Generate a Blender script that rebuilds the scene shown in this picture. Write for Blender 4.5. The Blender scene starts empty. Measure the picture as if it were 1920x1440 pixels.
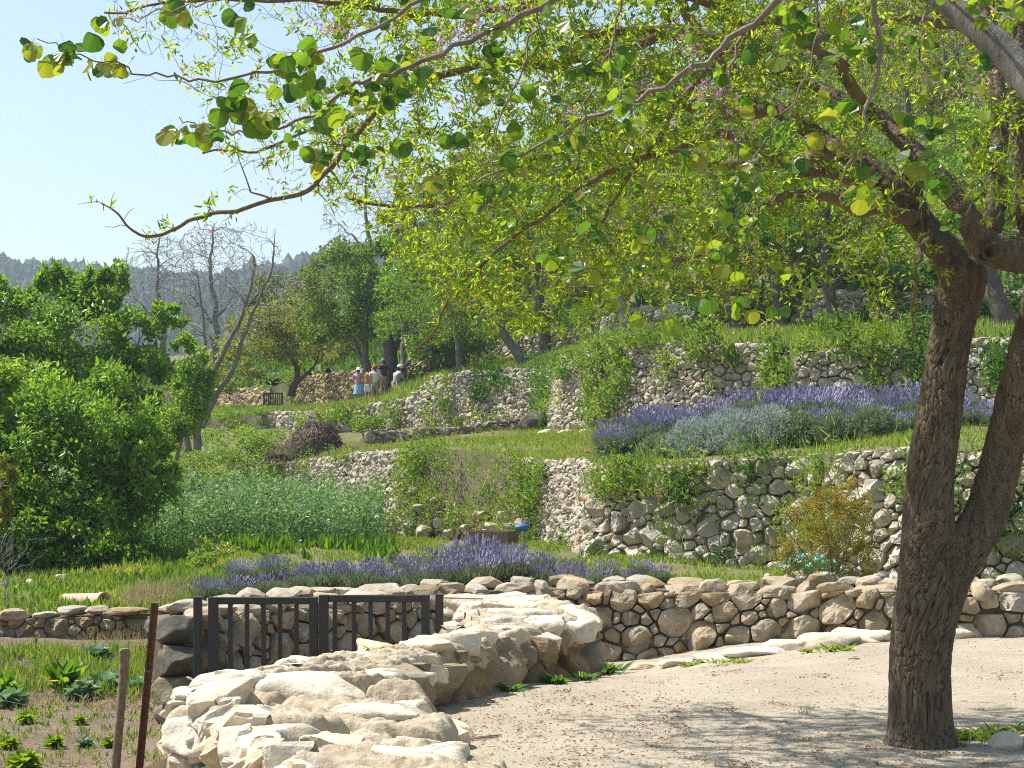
import bpy, bmesh, math, random
import numpy as np
from mathutils import Vector, Matrix, noise

# ------------------------------------------------------------------ camera, sky, sun, exposure
scene = bpy.context.scene
COL = scene.collection
FPX, HX, HY, EYE = 3200.0, 960.0, 900.0, 1.6      # focal length in photo pixels, vanishing point, eye height

cam = bpy.data.cameras.new('camera')
cam.lens = 60.0
cam.sensor_width = 36.0
cam.shift_y = 0.09375
cam.clip_start = 0.1
cam.clip_end = 6000
cam_o = bpy.data.objects.new('camera', cam)
COL.objects.link(cam_o)
cam_o.location = (0, 0, EYE)
cam_o.rotation_euler = (math.radians(90), 0, 0)
scene.camera = cam_o

SUN = Vector((-0.50, 0.21, 0.84)).normalized()     # direction towards the sun: left, a little behind the scene, high
world = bpy.data.worlds.new('World')
scene.world = world
world.use_nodes = True
wn = world.node_tree
for n in list(wn.nodes):
    wn.nodes.remove(n)
sky = wn.nodes.new('ShaderNodeTexSky')
sky.sky_type = 'NISHITA'
sky.sun_disc = False
sky.sun_elevation = math.asin(SUN.z)
sky.sun_rotation = math.atan2(SUN.x, SUN.y)
sky.altitude = 600
sky.air_density = 1.4
sky.dust_density = 1.0
sky.ozone_density = 0.1
bg = wn.nodes.new('ShaderNodeBackground')
bg.inputs['Strength'].default_value = 0.09
wo = wn.nodes.new('ShaderNodeOutputWorld')
wn.links.new(sky.outputs[0], bg.inputs[0])
wn.links.new(bg.outputs[0], wo.inputs[0])

sun = bpy.data.lights.new('sun', 'SUN')
sun.energy = 5.0
sun.angle = math.radians(0.53)
sun.color = (1.0, 0.955, 0.88)
sun_o = bpy.data.objects.new('sun', sun)
COL.objects.link(sun_o)
sun_o.rotation_euler = SUN.to_track_quat('Z', 'Y').to_euler()
sun_o.location = (-20, 10, 40)

scene.view_settings.view_transform = 'Standard'
scene.view_settings.look = 'None'
scene.view_settings.gamma = 1.0
scene.view_settings.exposure = 0.85
scene.render.engine = 'CYCLES'
scene.cycles.max_bounces = 6
scene.cycles.diffuse_bounces = 3
scene.cycles.glossy_bounces = 2
scene.cycles.transmission_bounces = 4
scene.cycles.volume_bounces = 0
scene.cycles.use_denoising = False
scene.cycles.filter_width = 1.1
scene.cycles.sample_clamp_indirect = 4.0
scene.cycles.caustics_reflective = False
scene.cycles.caustics_refractive = False

# ------------------------------------------------------------------ helpers
def P(x, y, Y):
    """world point seen at photo pixel (x, y) when it lies Y metres in front of the camera"""
    return np.array([(x - HX) / FPX * Y, Y, EYE - (y - HY) / FPX * Y])

def R(seed):
    return np.random.default_rng(seed)

def link(o, parent=None):
    COL.objects.link(o)
    if parent is not None:
        o.parent = parent
    return o

def tag(o, label=None, cat=None, group=None, kind=None):
    if label: o['label'] = label
    if cat: o['category'] = cat
    if group: o['group'] = group
    if kind: o['kind'] = kind
    return o

def empty(name, loc=(0, 0, 0)):
    o = bpy.data.objects.new(name, None)
    o.location = loc
    o.empty_display_size = 0.1
    return link(o)

def mesh_np(name, V, F, rnd=None, smooth=False):
    """V (n,3) floats, F list of (m,k) index arrays"""
    V = np.asarray(V, dtype=np.float32)
    if isinstance(F, np.ndarray):
        F = [F]
    F = [np.asarray(f, dtype=np.int32) for f in F if len(f)]
    me = bpy.data.meshes.new(name)
    me.vertices.add(len(V))
    me.vertices.foreach_set('co', V.ravel())
    nl = sum(f.size for f in F)
    npoly = sum(len(f) for f in F)
    me.loops.add(nl)
    me.polygons.add(npoly)
    me.loops.foreach_set('vertex_index', np.concatenate([f.ravel() for f in F]))
    starts, s = [], 0
    for f in F:
        starts.append(s + np.arange(len(f)) * f.shape[1])
        s += f.size
    me.polygons.foreach_set('loop_start', np.concatenate(starts).astype(np.int32))
    if smooth:
        me.polygons.foreach_set('use_smooth', np.ones(npoly, dtype=bool))
    else:
        me.polygons.foreach_set('use_smooth', np.zeros(npoly, dtype=bool))
    me.update(calc_edges=True)
    if rnd is not None:
        a = me.attributes.new('rnd', 'FLOAT', 'POINT')
        a.data.foreach_set('value', np.asarray(rnd, dtype=np.float32))
    return me

def obj(name, me, mat=None, parent=None, loc=None):
    if mat is not None:
        me.materials.append(mat)
    o = bpy.data.objects.new(name, me)
    link(o, parent)
    if loc is not None:
        o.location = loc
    return o

class Acc:
    """collects geometry pieces into one mesh"""
    def __init__(s):
        s.V, s.Q, s.T, s.R, s.n = [], [], [], [], 0
    def add(s, V, Q=None, T=None, rnd=0.5):
        V = np.asarray(V, dtype=float)
        s.V.append(V)
        if Q is not None and len(Q): s.Q.append(np.asarray(Q) + s.n)
        if T is not None and len(T): s.T.append(np.asarray(T) + s.n)
        s.R.append(np.full(len(V), rnd) if np.isscalar(rnd) else np.asarray(rnd))
        s.n += len(V)
    def mesh(s, name, smooth=False, origin=None):
        V = np.concatenate(s.V)
        if origin is not None:
            V = V - np.asarray(origin)
        F = []
        if s.Q: F.append(np.concatenate(s.Q))
        if s.T: F.append(np.concatenate(s.T))
        return mesh_np(name, V, F, np.concatenate(s.R), smooth)

def unit(v):
    v = np.asarray(v, dtype=float)
    return v / np.maximum(np.linalg.norm(v, axis=-1, keepdims=True), 1e-9)

def leaf_geo(acc, C, D, N, L, W, shape='kite', fold=0.25, rnd=None, droop=0.0):
    """leaves at C pointing along D with face normal N; L, W arrays or scalars"""
    C = np.asarray(C, dtype=float); n = len(C)
    if n == 0: return
    D = unit(D); N = unit(N - D * np.sum(N * D, axis=1, keepdims=True))
    S = np.cross(D, N)
    L = np.broadcast_to(np.asarray(L, dtype=float), (n,))[:, None]
    W = np.broadcast_to(np.asarray(W, dtype=float), (n,))[:, None]
    rnd = np.full(n, 0.5) if rnd is None else rnd
    if shape == 'kite':
        V = np.stack([C, C + D * L * .45 + S * W * .5 + N * W * fold, C + D * L - N * L * droop, C + D * L * .45 - S * W * .5 + N * W * fold], 1)
        b = np.arange(n)[:, None] * 4
        T = np.concatenate([b + np.array([[0, 1, 2]]), b + np.array([[0, 2, 3]])])
        acc.add(V.reshape(-1, 3), None, T, np.repeat(rnd, 4))
    elif shape == 'lance':
        V = np.stack([C, C + D * L * .3 + S * W * .45 + N * W * fold, C + D * L * .65 + S * W * .4 + N * (W * fold - L * droop * .4), C + D * L - N * L * droop,
                      C + D * L * .65 - S * W * .4 + N * (W * fold - L * droop * .4), C + D * L * .3 - S * W * .45 + N * W * fold], 1)
        b = np.arange(n)[:, None] * 6
        Q = np.concatenate([b + np.array([[0, 1, 2, 3]]), b + np.array([[0, 3, 4, 5]])])
        acc.add(V.reshape(-1, 3), Q, None, np.repeat(rnd, 6))
    elif shape == 'blade':
        V = np.stack([C - S * W * .5, C + S * W * .5, C + D * L * .6 + S * W * .3 - N * L * droop * .3, C + D * L - N * L * droop, C + D * L * .6 - S * W * .3 - N * L * droop * .3], 1)
        b = np.arange(n)[:, None] * 5
        acc.add(V.reshape(-1, 3), b + np.array([[0, 1, 2, 4]]), b + np.array([[4, 2, 3]]), np.repeat(rnd, 5))

def rdir(r, n, up=0.0, sx=1.0):
    v = r.normal(size=(n, 3))
    v = unit(v)
    v[:, 2] += up
    return unit(v)

def tube_geo(acc, pts, rads, sides=6, rnd=0.5, cap=True, wob=0.0, r=None):
    pts = np.asarray(pts, dtype=float); m = len(pts)
    rads = np.broadcast_to(np.asarray(rads, dtype=float), (m,))
    T = np.gradient(pts, axis=0); T = unit(T)
    ref = np.array([0.0, 0, 1]) if abs(T[0][2]) < .8 else np.array([1.0, 0, 0])
    A = unit(np.cross(T, ref)); B = np.cross(T, A)
    a = np.arange(sides) / sides * 2 * math.pi
    rr = rads[:, None] * np.ones(sides)[None]
    if wob and r is not None:
        rr = rr * (1 + wob * r.normal(size=rr.shape))
    V = pts[:, None, :] + rr[:, :, None] * (np.cos(a)[None, :, None] * A[:, None, :] + np.sin(a)[None, :, None] * B[:, None, :])
    V = V.reshape(-1, 3)
    i = np.arange(m - 1)[:, None] * sides; k = np.arange(sides)[None, :]; k2 = (k + 1) % sides
    Q = np.stack([i + k, i + k2, i + sides + k2, i + sides + k], -1).reshape(-1, 4)
    if cap:
        V = np.concatenate([V, pts[:1] , pts[-1:]])
        c0, c1 = m * sides, m * sides + 1
        kk = np.arange(sides); kk2 = (kk + 1) % sides
        Tt = np.concatenate([np.stack([np.full(sides, c0), kk2, kk], 1), np.stack([np.full(sides, c1), (m - 1) * sides + kk, (m - 1) * sides + kk2], 1)])
        acc.add(V, Q, Tt, rnd)
    else:
        acc.add(V, Q, None, rnd)

def resample(pts, n):
    pts = np.asarray(pts, dtype=float)
    # Catmull-Rom through the points
    p = np.concatenate([pts[:1] * 2 - pts[1:2], pts, pts[-1:] * 2 - pts[-2:-1]])
    t = np.linspace(0, len(pts) - 1 - 1e-6, n)
    i = t.astype(int); f = (t - i)[:, None]
    a, b, c, d = p[i], p[i + 1], p[i + 2], p[i + 3]
    return 0.5 * (2 * b + (c - a) * f + (2 * a - 5 * b + 4 * c - d) * f ** 2 + (3 * b - a - 3 * c + d) * f ** 3)

def fbm(p, o=4, s=1.0):
    return noise.fractal(Vector(p) * s, 1.0, 2.0, o)

def box_geo(acc, c, size, rot=None, rnd=0.5, bev=0.0):
    x, y, z = np.array(size) / 2
    if bev:
        b = min(bev, x * .8, y * .8, z * .8)
        V, idx = [], {}
        bm = bmesh.new(); bmesh.ops.create_cube(bm, size=1.0)
        for v in bm.verts: v.co = Vector((v.co.x * 2 * x, v.co.y * 2 * y, v.co.z * 2 * z))
        bmesh.ops.bevel(bm, geom=list(bm.edges), offset=b, segments=1, affect='EDGES')
        V = np.array([v.co[:] for v in bm.verts]); bm.verts.index_update()
        Q = [[v.index for v in f.verts] for f in bm.faces if len(f.verts) == 4]
        T = [[v.index for v in f.verts] for f in bm.faces if len(f.verts) == 3]
        bm.free()
    else:
        V = np.array([[sx * x, sy * y, sz * z] for sz in (-1, 1) for sy in (-1, 1) for sx in (-1, 1)])
        Q = [[0, 2, 3, 1], [4, 5, 7, 6], [0, 1, 5, 4], [2, 6, 7, 3], [0, 4, 6, 2], [1, 3, 7, 5]]; T = None
    if rot is not None:
        V = V @ np.array(rot.to_3x3() if hasattr(rot, 'to_3x3') else rot).T
    acc.add(V + np.asarray(c), Q, T, rnd)

_ico = {}
def ico(sub):
    if sub not in _ico:
        bm = bmesh.new(); bmesh.ops.create_icosphere(bm, subdivisions=sub, radius=1.0)
        bm.verts.index_update()
        _ico[sub] = (np.array([v.co[:] for v in bm.verts]), np.array([[v.index for v in f.verts] for f in bm.faces]))
        bm.free()
    return _ico[sub]

def rock_geo(acc, c, dims, seed, sub=2, rot=None, cuts=9, rough=0.07, rnd=None, flat=0.75):
    r = R(seed)
    V, T = ico(sub)
    V = V.copy()
    for _ in range(cuts):
        n = unit(r.normal(size=3)); d = r.uniform(.52, .86)
        s = V @ n
        V = V - np.maximum(s - d, 0)[:, None] * n * .94
    for ax, sg in ((2, 1), (2, -1)):
        n = np.zeros(3); n[ax] = sg
        n = unit(n + r.normal(size=3) * .12)
        s = V @ n; V = V - np.maximum(s - flat, 0)[:, None] * n * .9
    off = r.uniform(-50, 50, 3)
    if sub >= 2:
        k = np.array([noise.fractal(Vector(v * 1.7 + off), 1.0, 2.1, 4 if sub > 2 else 2) for v in V])
        V = V * (1 + rough * k)[:, None]
    V = V / np.abs(V).max(axis=0) * np.asarray(dims) / 2
    if rot is None:
        rot = Matrix.Rotation(r.uniform(-.2, .2), 3, 'X') @ Matrix.Rotation(r.uniform(-.2, .2), 3, 'Y') @ Matrix.Rotation(r.uniform(0, 6.28), 3, 'Z')
    V = V @ np.array(rot).T
    acc.add(V + np.asarray(c), None, T, r.uniform() if rnd is None else rnd)

def rock_obj(name, c, dims, seed, mat, parent=None, **k):
    a = Acc(); rock_geo(a, (0, 0, 0), dims, seed, **k)
    o = obj(name, a.mesh(name, smooth=k.get('sub', 2) > 3), mat, parent, loc=tuple(c))
    return o

# ------------------------------------------------------------------ materials
class NT:
    def __init__(s, name):
        s.m = bpy.data.materials.new(name); s.m.use_nodes = True
        s.t = s.m.node_tree
        for n in list(s.t.nodes): s.t.nodes.remove(n)
        s.out = s.t.nodes.new('ShaderNodeOutputMaterial')
    def n(s, typ, **k):
        nd = s.t.nodes.new(typ)
        for a, v in k.items():
            if a.startswith('i_'):
                key = a[2:].replace('_', ' ')
                nd.inputs[key].default_value = v
            else:
                setattr(nd, a, v)
        return nd
    def l(s, a, b): s.t.links.new(a, b)
    def ramp(s, stops, fac=None, interp='LINEAR'):
        nd = s.t.nodes.new('ShaderNodeValToRGB'); cr = nd.color_ramp; cr.interpolation = interp
        while len(cr.elements) > 1: cr.elements.remove(cr.elements[-1])
        cr.elements[0].position = stops[0][0]; cr.elements[0].color = (*stops[0][1], 1)
        for p, c in stops[1:]:
            e = cr.elements.new(p); e.color = (*c, 1)
        if fac is not None: s.l(fac, nd.inputs['Fac'])
        return nd
    def mix(s, a, b, fac, typ='MIX'):
        nd = s.t.nodes.new('ShaderNodeMix'); nd.data_type = 'RGBA'; nd.blend_type = typ
        for inp, v in ((nd.inputs[0], fac), (nd.inputs[6], a), (nd.inputs[7], b)):
            if hasattr(v, 'is_linked') or hasattr(v, 'links'): s.l(v, inp)
            elif isinstance(v, (int, float)): inp.default_value = v
            else: inp.default_value = (*v, 1)
        return nd.outputs[2]
    def noise(s, scale, detail=4, rough=.55, vec=None, dist=0.0):
        nd = s.n('ShaderNodeTexNoise'); nd.inputs['Scale'].default_value = scale; nd.inputs['Detail'].default_value = detail
        nd.inputs['Roughness'].default_value = rough; nd.inputs['Distortion'].default_value = dist
        if vec is not None: s.l(vec, nd.inputs['Vector'])
        return nd
    def pos(s):
        return s.n('ShaderNodeNewGeometry').outputs['Position']
    def bump(s, h, strength, dist):
        nd = s.n('ShaderNodeBump'); nd.inputs['Strength'].default_value = strength; nd.inputs['Distance'].default_value = dist
        s.l(h, nd.inputs['Height']); return nd.outputs['Normal']
    def finish(s, color, rough=.8, normal=None, spec=.3, metal=0.0):
        b = s.n('ShaderNodeBsdfPrincipled')
        if hasattr(color, 'links'): s.l(color, b.inputs['Base Color'])
        else: b.inputs['Base Color'].default_value = (*color, 1)
        if hasattr(rough, 'links'): s.l(rough, b.inputs['Roughness'])
        else: b.inputs['Roughness'].default_value = rough
        b.inputs['Specular IOR Level'].default_value = spec
        b.inputs['Metallic'].default_value = metal
        if normal is not None: s.l(normal, b.inputs['Normal'])
        s.l(b.outputs[0], s.out.inputs['Surface'])
        return s.m

def m_foliage(name, stops, trans=.45, tint=(1.25, 1.3, .6), gloss=.35, rough=.45):
    t = NT(name)
    at = t.n('ShaderNodeAttribute', attribute_name='rnd')
    cr = t.ramp(stops, at.outputs['Fac'])
    b = t.n('ShaderNodeBsdfPrincipled')
    t.l(cr.outputs[0], b.inputs['Base Color'])
    b.inputs['Roughness'].default_value = rough
    b.inputs['Specular IOR Level'].default_value = gloss
    tr = t.n('ShaderNodeBsdfTranslucent')
    tc = t.mix(cr.outputs[0], tint, 1.0, 'MULTIPLY')
    t.l(tc, tr.inputs['Color'])
    mx = t.n('ShaderNodeMixShader'); mx.inputs[0].default_value = trans
    t.l(b.outputs[0], mx.inputs[1]); t.l(tr.outputs[0], mx.inputs[2])
    t.l(mx.outputs[0], t.out.inputs['Surface'])
    return t.m

def m_stone(name, stops, spot=(.10, .095, .085), lichen=(.30, .29, .26), bump=.5, scale=1.0, spot_amt=.45):
    t = NT(name); p = t.pos()
    at = t.n('ShaderNodeAttribute', attribute_name='rnd')
    base = t.ramp(stops, at.outputs['Fac'])
    n1 = t.noise(6 * scale, 6, .62, p)
    n2 = t.noise(23 * scale, 5, .6, p)
    n3 = t.noise(2.2 * scale, 3, .5, p)
    c = t.mix(base.outputs[0], t.ramp([(.3, (.62, .58, .50)), (.7, (1.12, 1.08, 1.02))], n1.outputs['Fac']).outputs[0], .75, 'MULTIPLY')
    lf = t.ramp([(.50, (0, 0, 0)), (.66, (1, 1, 1))], n3.outputs['Fac'])
    c = t.mix(c, lichen, t.mix((0, 0, 0), lf.outputs[0], .55))
    sf = t.ramp([(.60, (0, 0, 0)), (.72, (1, 1, 1))], n2.outputs['Fac'])
    c = t.mix(c, spot, t.mix((0, 0, 0), sf.outputs[0], spot_amt))
    h = t.n('ShaderNodeMath', operation='ADD'); t.l(n1.outputs['Fac'], h.inputs[0])
    h2 = t.n('ShaderNodeMath', operation='MULTIPLY'); t.l(n2.outputs['Fac'], h2.inputs[0]); h2.inputs[1].default_value = .5
    t.l(h2.outputs[0], h.inputs[1])
    return t.finish(c, .9, t.bump(h.outputs[0], bump, .016), .2)

M = {}
M['stone'] = m_stone('limestone', [(0, (.40, .35, .27)), (.25, (.52, .46, .37)), (.55, (.46, .43, .37)), (.8, (.58, .54, .46)), (1, (.42, .34, .23))], spot_amt=.35)
M['stone_near'] = m_stone('limestone_weathered', [(0, (.30, .23, .14)), (.3, (.42, .34, .24)), (.6, (.36, .32, .25)), (.85, (.46, .39, .29)), (1, (.36, .25, .13))],
                          spot=(.055, .05, .045), lichen=(.42, .40, .36), bump=1.0, scale=1.25, spot_amt=.85)
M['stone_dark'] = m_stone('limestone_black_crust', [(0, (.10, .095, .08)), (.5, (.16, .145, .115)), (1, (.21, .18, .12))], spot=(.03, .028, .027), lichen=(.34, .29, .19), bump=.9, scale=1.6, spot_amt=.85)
M['mortar'] = m_stone('earthy_mortar', [(0, (.42, .35, .26)), (.5, (.48, .41, .31)), (1, (.36, .28, .19))], spot=(.12, .095, .07), lichen=(.50, .46, .39), bump=1.0, scale=2, spot_amt=.5)
M['stone_brown_shade'] = m_stone('limestone_brown_shade', [(0, (.22, .155, .085)), (.3, (.30, .225, .14)), (.6, (.27, .23, .17)), (.85, (.34, .27, .18)), (1, (.27, .17, .08))], spot=(.05, .04, .032), lichen=(.33, .30, .24), bump=1.0, scale=1.25, spot_amt=.7)  # brown limestone, darkened so its colour carries the shade of these wall faces
M['stone_gold'] = m_stone('limestone_golden', [(0, (.45, .35, .20)), (.5, (.52, .42, .26)), (1, (.40, .32, .2))], bump=.5)
M['cap'] = m_stone('limestone_cap', [(0, (.66, .58, .47)), (.5, (.72, .65, .54)), (1, (.60, .49, .35))], spot=(.17, .14, .11), lichen=(.56, .52, .46), bump=1.0, scale=1.5, spot_amt=.5)

def m_ground(name, a, b, c, s1=1.2, s2=18, bump=.6, dist=.03, third=.5):
    t = NT(name); p = t.pos()
    n1 = t.noise(s1, 5, .6, p); n2 = t.noise(s2, 6, .65, p); n3 = t.noise(s2 * 5, 3, .6, p)
    col = t.mix(a, b, t.ramp([(.38, (0, 0, 0)), (.62, (1, 1, 1))], n1.outputs['Fac']).outputs[0])
    col = t.mix(col, c, t.mix((0, 0, 0), t.ramp([(.5, (0, 0, 0)), (.68, (1, 1, 1))], n2.outputs['Fac']).outputs[0], third))
    col = t.mix(col, t.ramp([(.3, (.7, .7, .7)), (.7, (1.15, 1.15, 1.15))], n3.outputs['Fac']).outputs[0], .7, 'MULTIPLY')
    h = t.n('ShaderNodeMath', operation='ADD'); t.l(n2.outputs['Fac'], h.inputs[0]); t.l(n3.outputs['Fac'], h.inputs[1])
    return t.finish(col, .95, t.bump(h.outputs[0], bump, dist), .15)

M['path'] = m_ground('sandy_path', (.48, .415, .318), (.40, .34, .255), (.25, .205, .145), 1.1, 22, 1.0, .012, .55)
M['soil'] = m_ground('garden_soil', (.19, .145, .10), (.26, .20, .145), (.11, .08, .055), 1.6, 14, 1.0, .02)
M['earth'] = m_ground('terrace_earth', (.19, .155, .085), (.12, .13, .045), (.25, .19, .12), .6, 7, .9, .02)
M['bank'] = m_ground('bank_earth', (.16, .13, .085), (.20, .17, .11), (.09, .08, .05), 1.4, 10, .9, .02)
M['hill'] = m_ground('hill_ground', (.11, .12, .05), (.09, .12, .045), (.2, .17, .1), .12, 1.2, .5, .2)

def m_bark(name, a, b, moss=None, scale=1.0, bump=.6, plates=False):
    t = NT(name); p = t.pos()
    mp = t.n('ShaderNodeMapping'); mp.inputs['Scale'].default_value = (1, 1, .3); t.l(p, mp.inputs['Vector'])
    n1 = t.noise(22 * scale, 6, .65, mp.outputs[0]); n2 = t.noise(4 * scale, 4, .6, p); n3 = t.noise(90 * scale, 3, .6, mp.outputs[0])
    c = t.mix(a, b, t.ramp([(.35, (0, 0, 0)), (.65, (1, 1, 1))], n1.outputs['Fac']).outputs[0])
    c = t.mix(c, t.ramp([(.3, (.75, .75, .75)), (.7, (1.2, 1.2, 1.2))], n2.outputs['Fac']).outputs[0], .7, 'MULTIPLY')
    if moss: c = t.mix(c, moss, t.mix((0, 0, 0), t.ramp([(.54, (0, 0, 0)), (.63, (1, 1, 1))], n2.outputs['Fac']).outputs[0], .8))
    h = t.n('ShaderNodeMath', operation='ADD'); t.l(n1.outputs['Fac'], h.inputs[0]); t.l(n3.outputs['Fac'], h.inputs[1])
    if plates:
        at = t.n('ShaderNodeAttribute', attribute_name='plate')
        c = t.mix((.03, .02, .014), c, t.ramp([(.05, (0, 0, 0)), (.45, (1, 1, 1))], at.outputs['Fac']).outputs[0])  # dark inner bark in the fissures, plus crevice shade put into the colour
    return t.finish(c, .9, t.bump(h.outputs[0], bump, .008), .15)

M['bark'] = m_bark('plated_bark', (.095, .07, .047), (.18, .137, .097), plates=True)
M['limb'] = m_bark('mossy_limb_bark', (.15, .10, .06), (.22, .155, .10), moss=(.20, .13, .03))
M['twig'] = m_bark('twig_bark', (.19, .14, .11), (.32, .25, .20))
M['greybark'] = m_bark('grey_bark', (.15, .13, .11), (.25, .22, .19))
M['barebark'] = m_bark('bare_twig_bark', (.24, .225, .21), (.34, .32, .30))
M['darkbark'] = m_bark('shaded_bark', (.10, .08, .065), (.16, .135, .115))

M['almond'] = m_foliage('almond_leaf', [(0, (.07, .13, .012)), (.3, (.16, .23, .018)), (.7, (.26, .33, .03)), (.93, (.36, .40, .045)), (.97, (.30, .2, .04)), (1, (.28, .12, .04))], .62, (1.75, 1.9, .55), .35, .38)
M['judas'] = m_foliage('round_leaf', [(0, (.05, .12, .03)), (.35, (.09, .17, .03)), (.65, (.17, .25, .03)), (.9, (.24, .30, .04)), (1, (.29, .27, .05))], .55, (1.4, 1.55, .45), .45, .32)
M['fig'] = m_foliage('broad_leaf', [(0, (.07, .16, .018)), (.4, (.15, .28, .032)), (.8, (.24, .38, .05)), (1, (.36, .48, .10))], .48, (1.6, 1.5, .55), .5, .35)
M['mid'] = m_foliage('grove_leaf', [(0, (0.074, 0.148, 0.025)), (.5, (0.123, 0.209, 0.031)), (1, (0.209, 0.284, 0.049))], .45, (1.6, 1.5, .55), .35)
M['yellowish'] = m_foliage('yellow_green_leaf', [(0, (0.156, 0.185, 0.029)), (.5, (0.235, 0.264, 0.044)), (1, (0.313, 0.303, 0.059))], .5, (1.3, 1.3, .6), .3)
M['olive'] = m_foliage('dull_leaf', [(0, (0.098, 0.140, 0.042)), (.5, (0.168, 0.210, 0.070)), (1, (0.266, 0.280, 0.112))], .4, (1.4, 1.35, .7), .3)
M['weed'] = m_foliage('weed_leaf', [(0, (0.081, 0.176, 0.027)), (.4, (0.162, 0.270, 0.041)), (.75, (0.257, 0.338, 0.068)), (.93, (0.405, 0.405, 0.121)), (1, (0.513, 0.405, 0.189))], .42, (1.4, 1.4, .6), .3)
M['weed_dark'] = m_foliage('shrub_leaf', [(0, (0.041, 0.108, 0.020)), (.5, (0.081, 0.176, 0.034)), (1, (0.162, 0.257, 0.054))], .4, (1.5, 1.5, .6), .35)
M['bean'] = m_foliage('bean_leaf', [(0, (0.075, 0.175, 0.050)), (.5, (0.150, 0.263, 0.094)), (.85, (0.250, 0.350, 0.175)), (1, (0.413, 0.500, 0.325))], .35, (1.3, 1.4, .7), .4)
M['grass'] = m_foliage('grass_blade', [(0, (0.112, 0.213, 0.025)), (.5, (0.213, 0.312, 0.044)), (.85, (0.325, 0.362, 0.075)), (1, (0.500, 0.425, 0.200))], .42, (1.4, 1.4, .6), .3)
M['straw'] = m_foliage('dry_grass', [(0, (.30, .23, .13)), (.5, (.42, .34, .20)), (1, (.52, .45, .28))], .3, (1.1, 1.0, .8), .2)
M['compost'] = m_foliage('rotted_stalk', [(0, (.09, .06, .04)), (.6, (.17, .12, .08)), (1, (.34, .26, .17))], .15, (1, 1, 1), .2, .7)
M['lav_leaf'] = m_foliage('lavender_leaf', [(0, (.11, .16, .08)), (.5, (.17, .22, .13)), (1, (.25, .29, .19))], .35, (1.2, 1.25, .9), .2)
M['lav_flower'] = m_foliage('lavender_flower', [(0, (.25, .22, .39)), (.5, (.38, .35, .53)), (1, (.55, .52, .66))], .3, (1.1, 1.0, 1.25), .1, .7)
M['silver'] = m_foliage('silver_leaf', [(0, (.22, .27, .24)), (.5, (.32, .37, .33)), (1, (.42, .47, .42))], .3, (1.1, 1.15, 1.0), .2, .6)
M['pom'] = m_foliage('bronze_leaf', [(0, (.11, .15, .02)), (.4, (.22, .23, .03)), (.75, (.31, .26, .035)), (.92, (.38, .20, .05)), (1, (.42, .13, .05))], .5, (1.4, 1.25, .5), .4)
M['lettuce'] = m_foliage('lettuce_leaf', [(0, (0.128, 0.224, 0.016)), (.5, (0.208, 0.320, 0.024)), (1, (0.288, 0.384, 0.048))], .45, (1.3, 1.35, .5), .4)
M['cabbage'] = m_foliage('cabbage_leaf', [(0, (.09, .18, .10)), (.5, (.15, .26, .15)), (1, (.25, .36, .25))], .3, (1.2, 1.3, .8), .4)
M['chard'] = m_foliage('chard_leaf', [(0, (0.055, 0.146, 0.013)), (.5, (0.109, 0.218, 0.023)), (1, (0.200, 0.309, 0.045))], .5, (1.5, 1.5, .5), .5, .3)
M['pine'] = m_foliage('pine_needle', [(0, (.035, .06, .03)), (.5, (.05, .08, .04)), (1, (.08, .11, .05))], .1, (1, 1, 1), .1, .8)
M['pinkf'] = m_foliage('pink_blossom', [(0, (.42, .14, .34)), (.5, (.55, .24, .46)), (1, (.66, .40, .60))], .4, (1.1, .9, 1.1), .2)
M['poppy'] = m_foliage('poppy_petal', [(0, (.70, .07, .03)), (1, (.80, .14, .05))], .4, (1.2, .8, .5), .2)
M['orangef'] = m_foliage('marigold_petal', [(0, (.85, .38, .02)), (1, (.95, .55, .04))], .3, (1, 1, .5), .2)
M['litter'] = m_foliage('dead_leaf', [(0, (.22, .11, .06)), (.5, (.34, .19, .10)), (1, (.44, .30, .18))], .25, (1.1, .9, .7), .2, .7)

def m_plain(name, c, rough=.6, metal=0.0, var=None, scale=8, bump=.2, spec=.4):
    t = NT(name); p = t.pos()
    n1 = t.noise(scale, 5, .6, p)
    col = t.mix(c, var if var else tuple(x * .75 for x in c), t.ramp([(.42, (0, 0, 0)), (.62, (1, 1, 1))], n1.outputs['Fac']).outputs[0])
    return t.finish(col, rough, t.bump(n1.outputs['Fac'], bump, .01), spec, metal)
M['iron'] = m_plain('painted_iron', (.035, .045, .052), .5, .3, (.055, .038, .03), 9, .2)
M['rust'] = m_plain('rusty_iron', (.16, .07, .04), .8, .2, (.09, .045, .03), 25, .5)
M['wood'] = m_plain('weathered_wood', (.24, .17, .11), .9, 0, (.15, .105, .075), 30, .6)
M['wire'] = m_plain('wire', (.30, .27, .24), .6, .4)
M['terracotta'] = m_plain('terracotta', (.56, .33, .22), .85, 0, (.62, .44, .33), 10, .3)
M['blue'] = m_plain('blue_plastic', (.03, .15, .34), .5)
M['turq'] = m_plain('turquoise_plastic', (.12, .52, .46), .5, 0, (.2, .62, .56), 20, .5)
M['skin'] = m_plain('skin', (.50, .31, .22), .6, 0, (.46, .28, .2), 3, 0)
M['hair'] = m_plain('dark_hair', (.03, .022, .018), .6, 0, None, 30, .3)
M['c_white'] = m_plain('white_cloth', (.74, .75, .78), .8, 0, (.66, .67, .70), 9, .3)
M['c_pink'] = m_plain('pink_cloth', (.50, .25, .32), .8, 0, (.42, .28, .38), 9, .3)
M['c_sky'] = m_plain('sky_blue_cloth', (.22, .40, .62), .8, 0, (.28, .46, .66), 9, .3)
M['c_red'] = m_plain('red_cloth', (.55, .05, .06), .8, 0, None, 9, .3)
M['c_navy'] = m_plain('navy_cloth', (.04, .045, .085), .8, 0, None, 9, .3)
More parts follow.
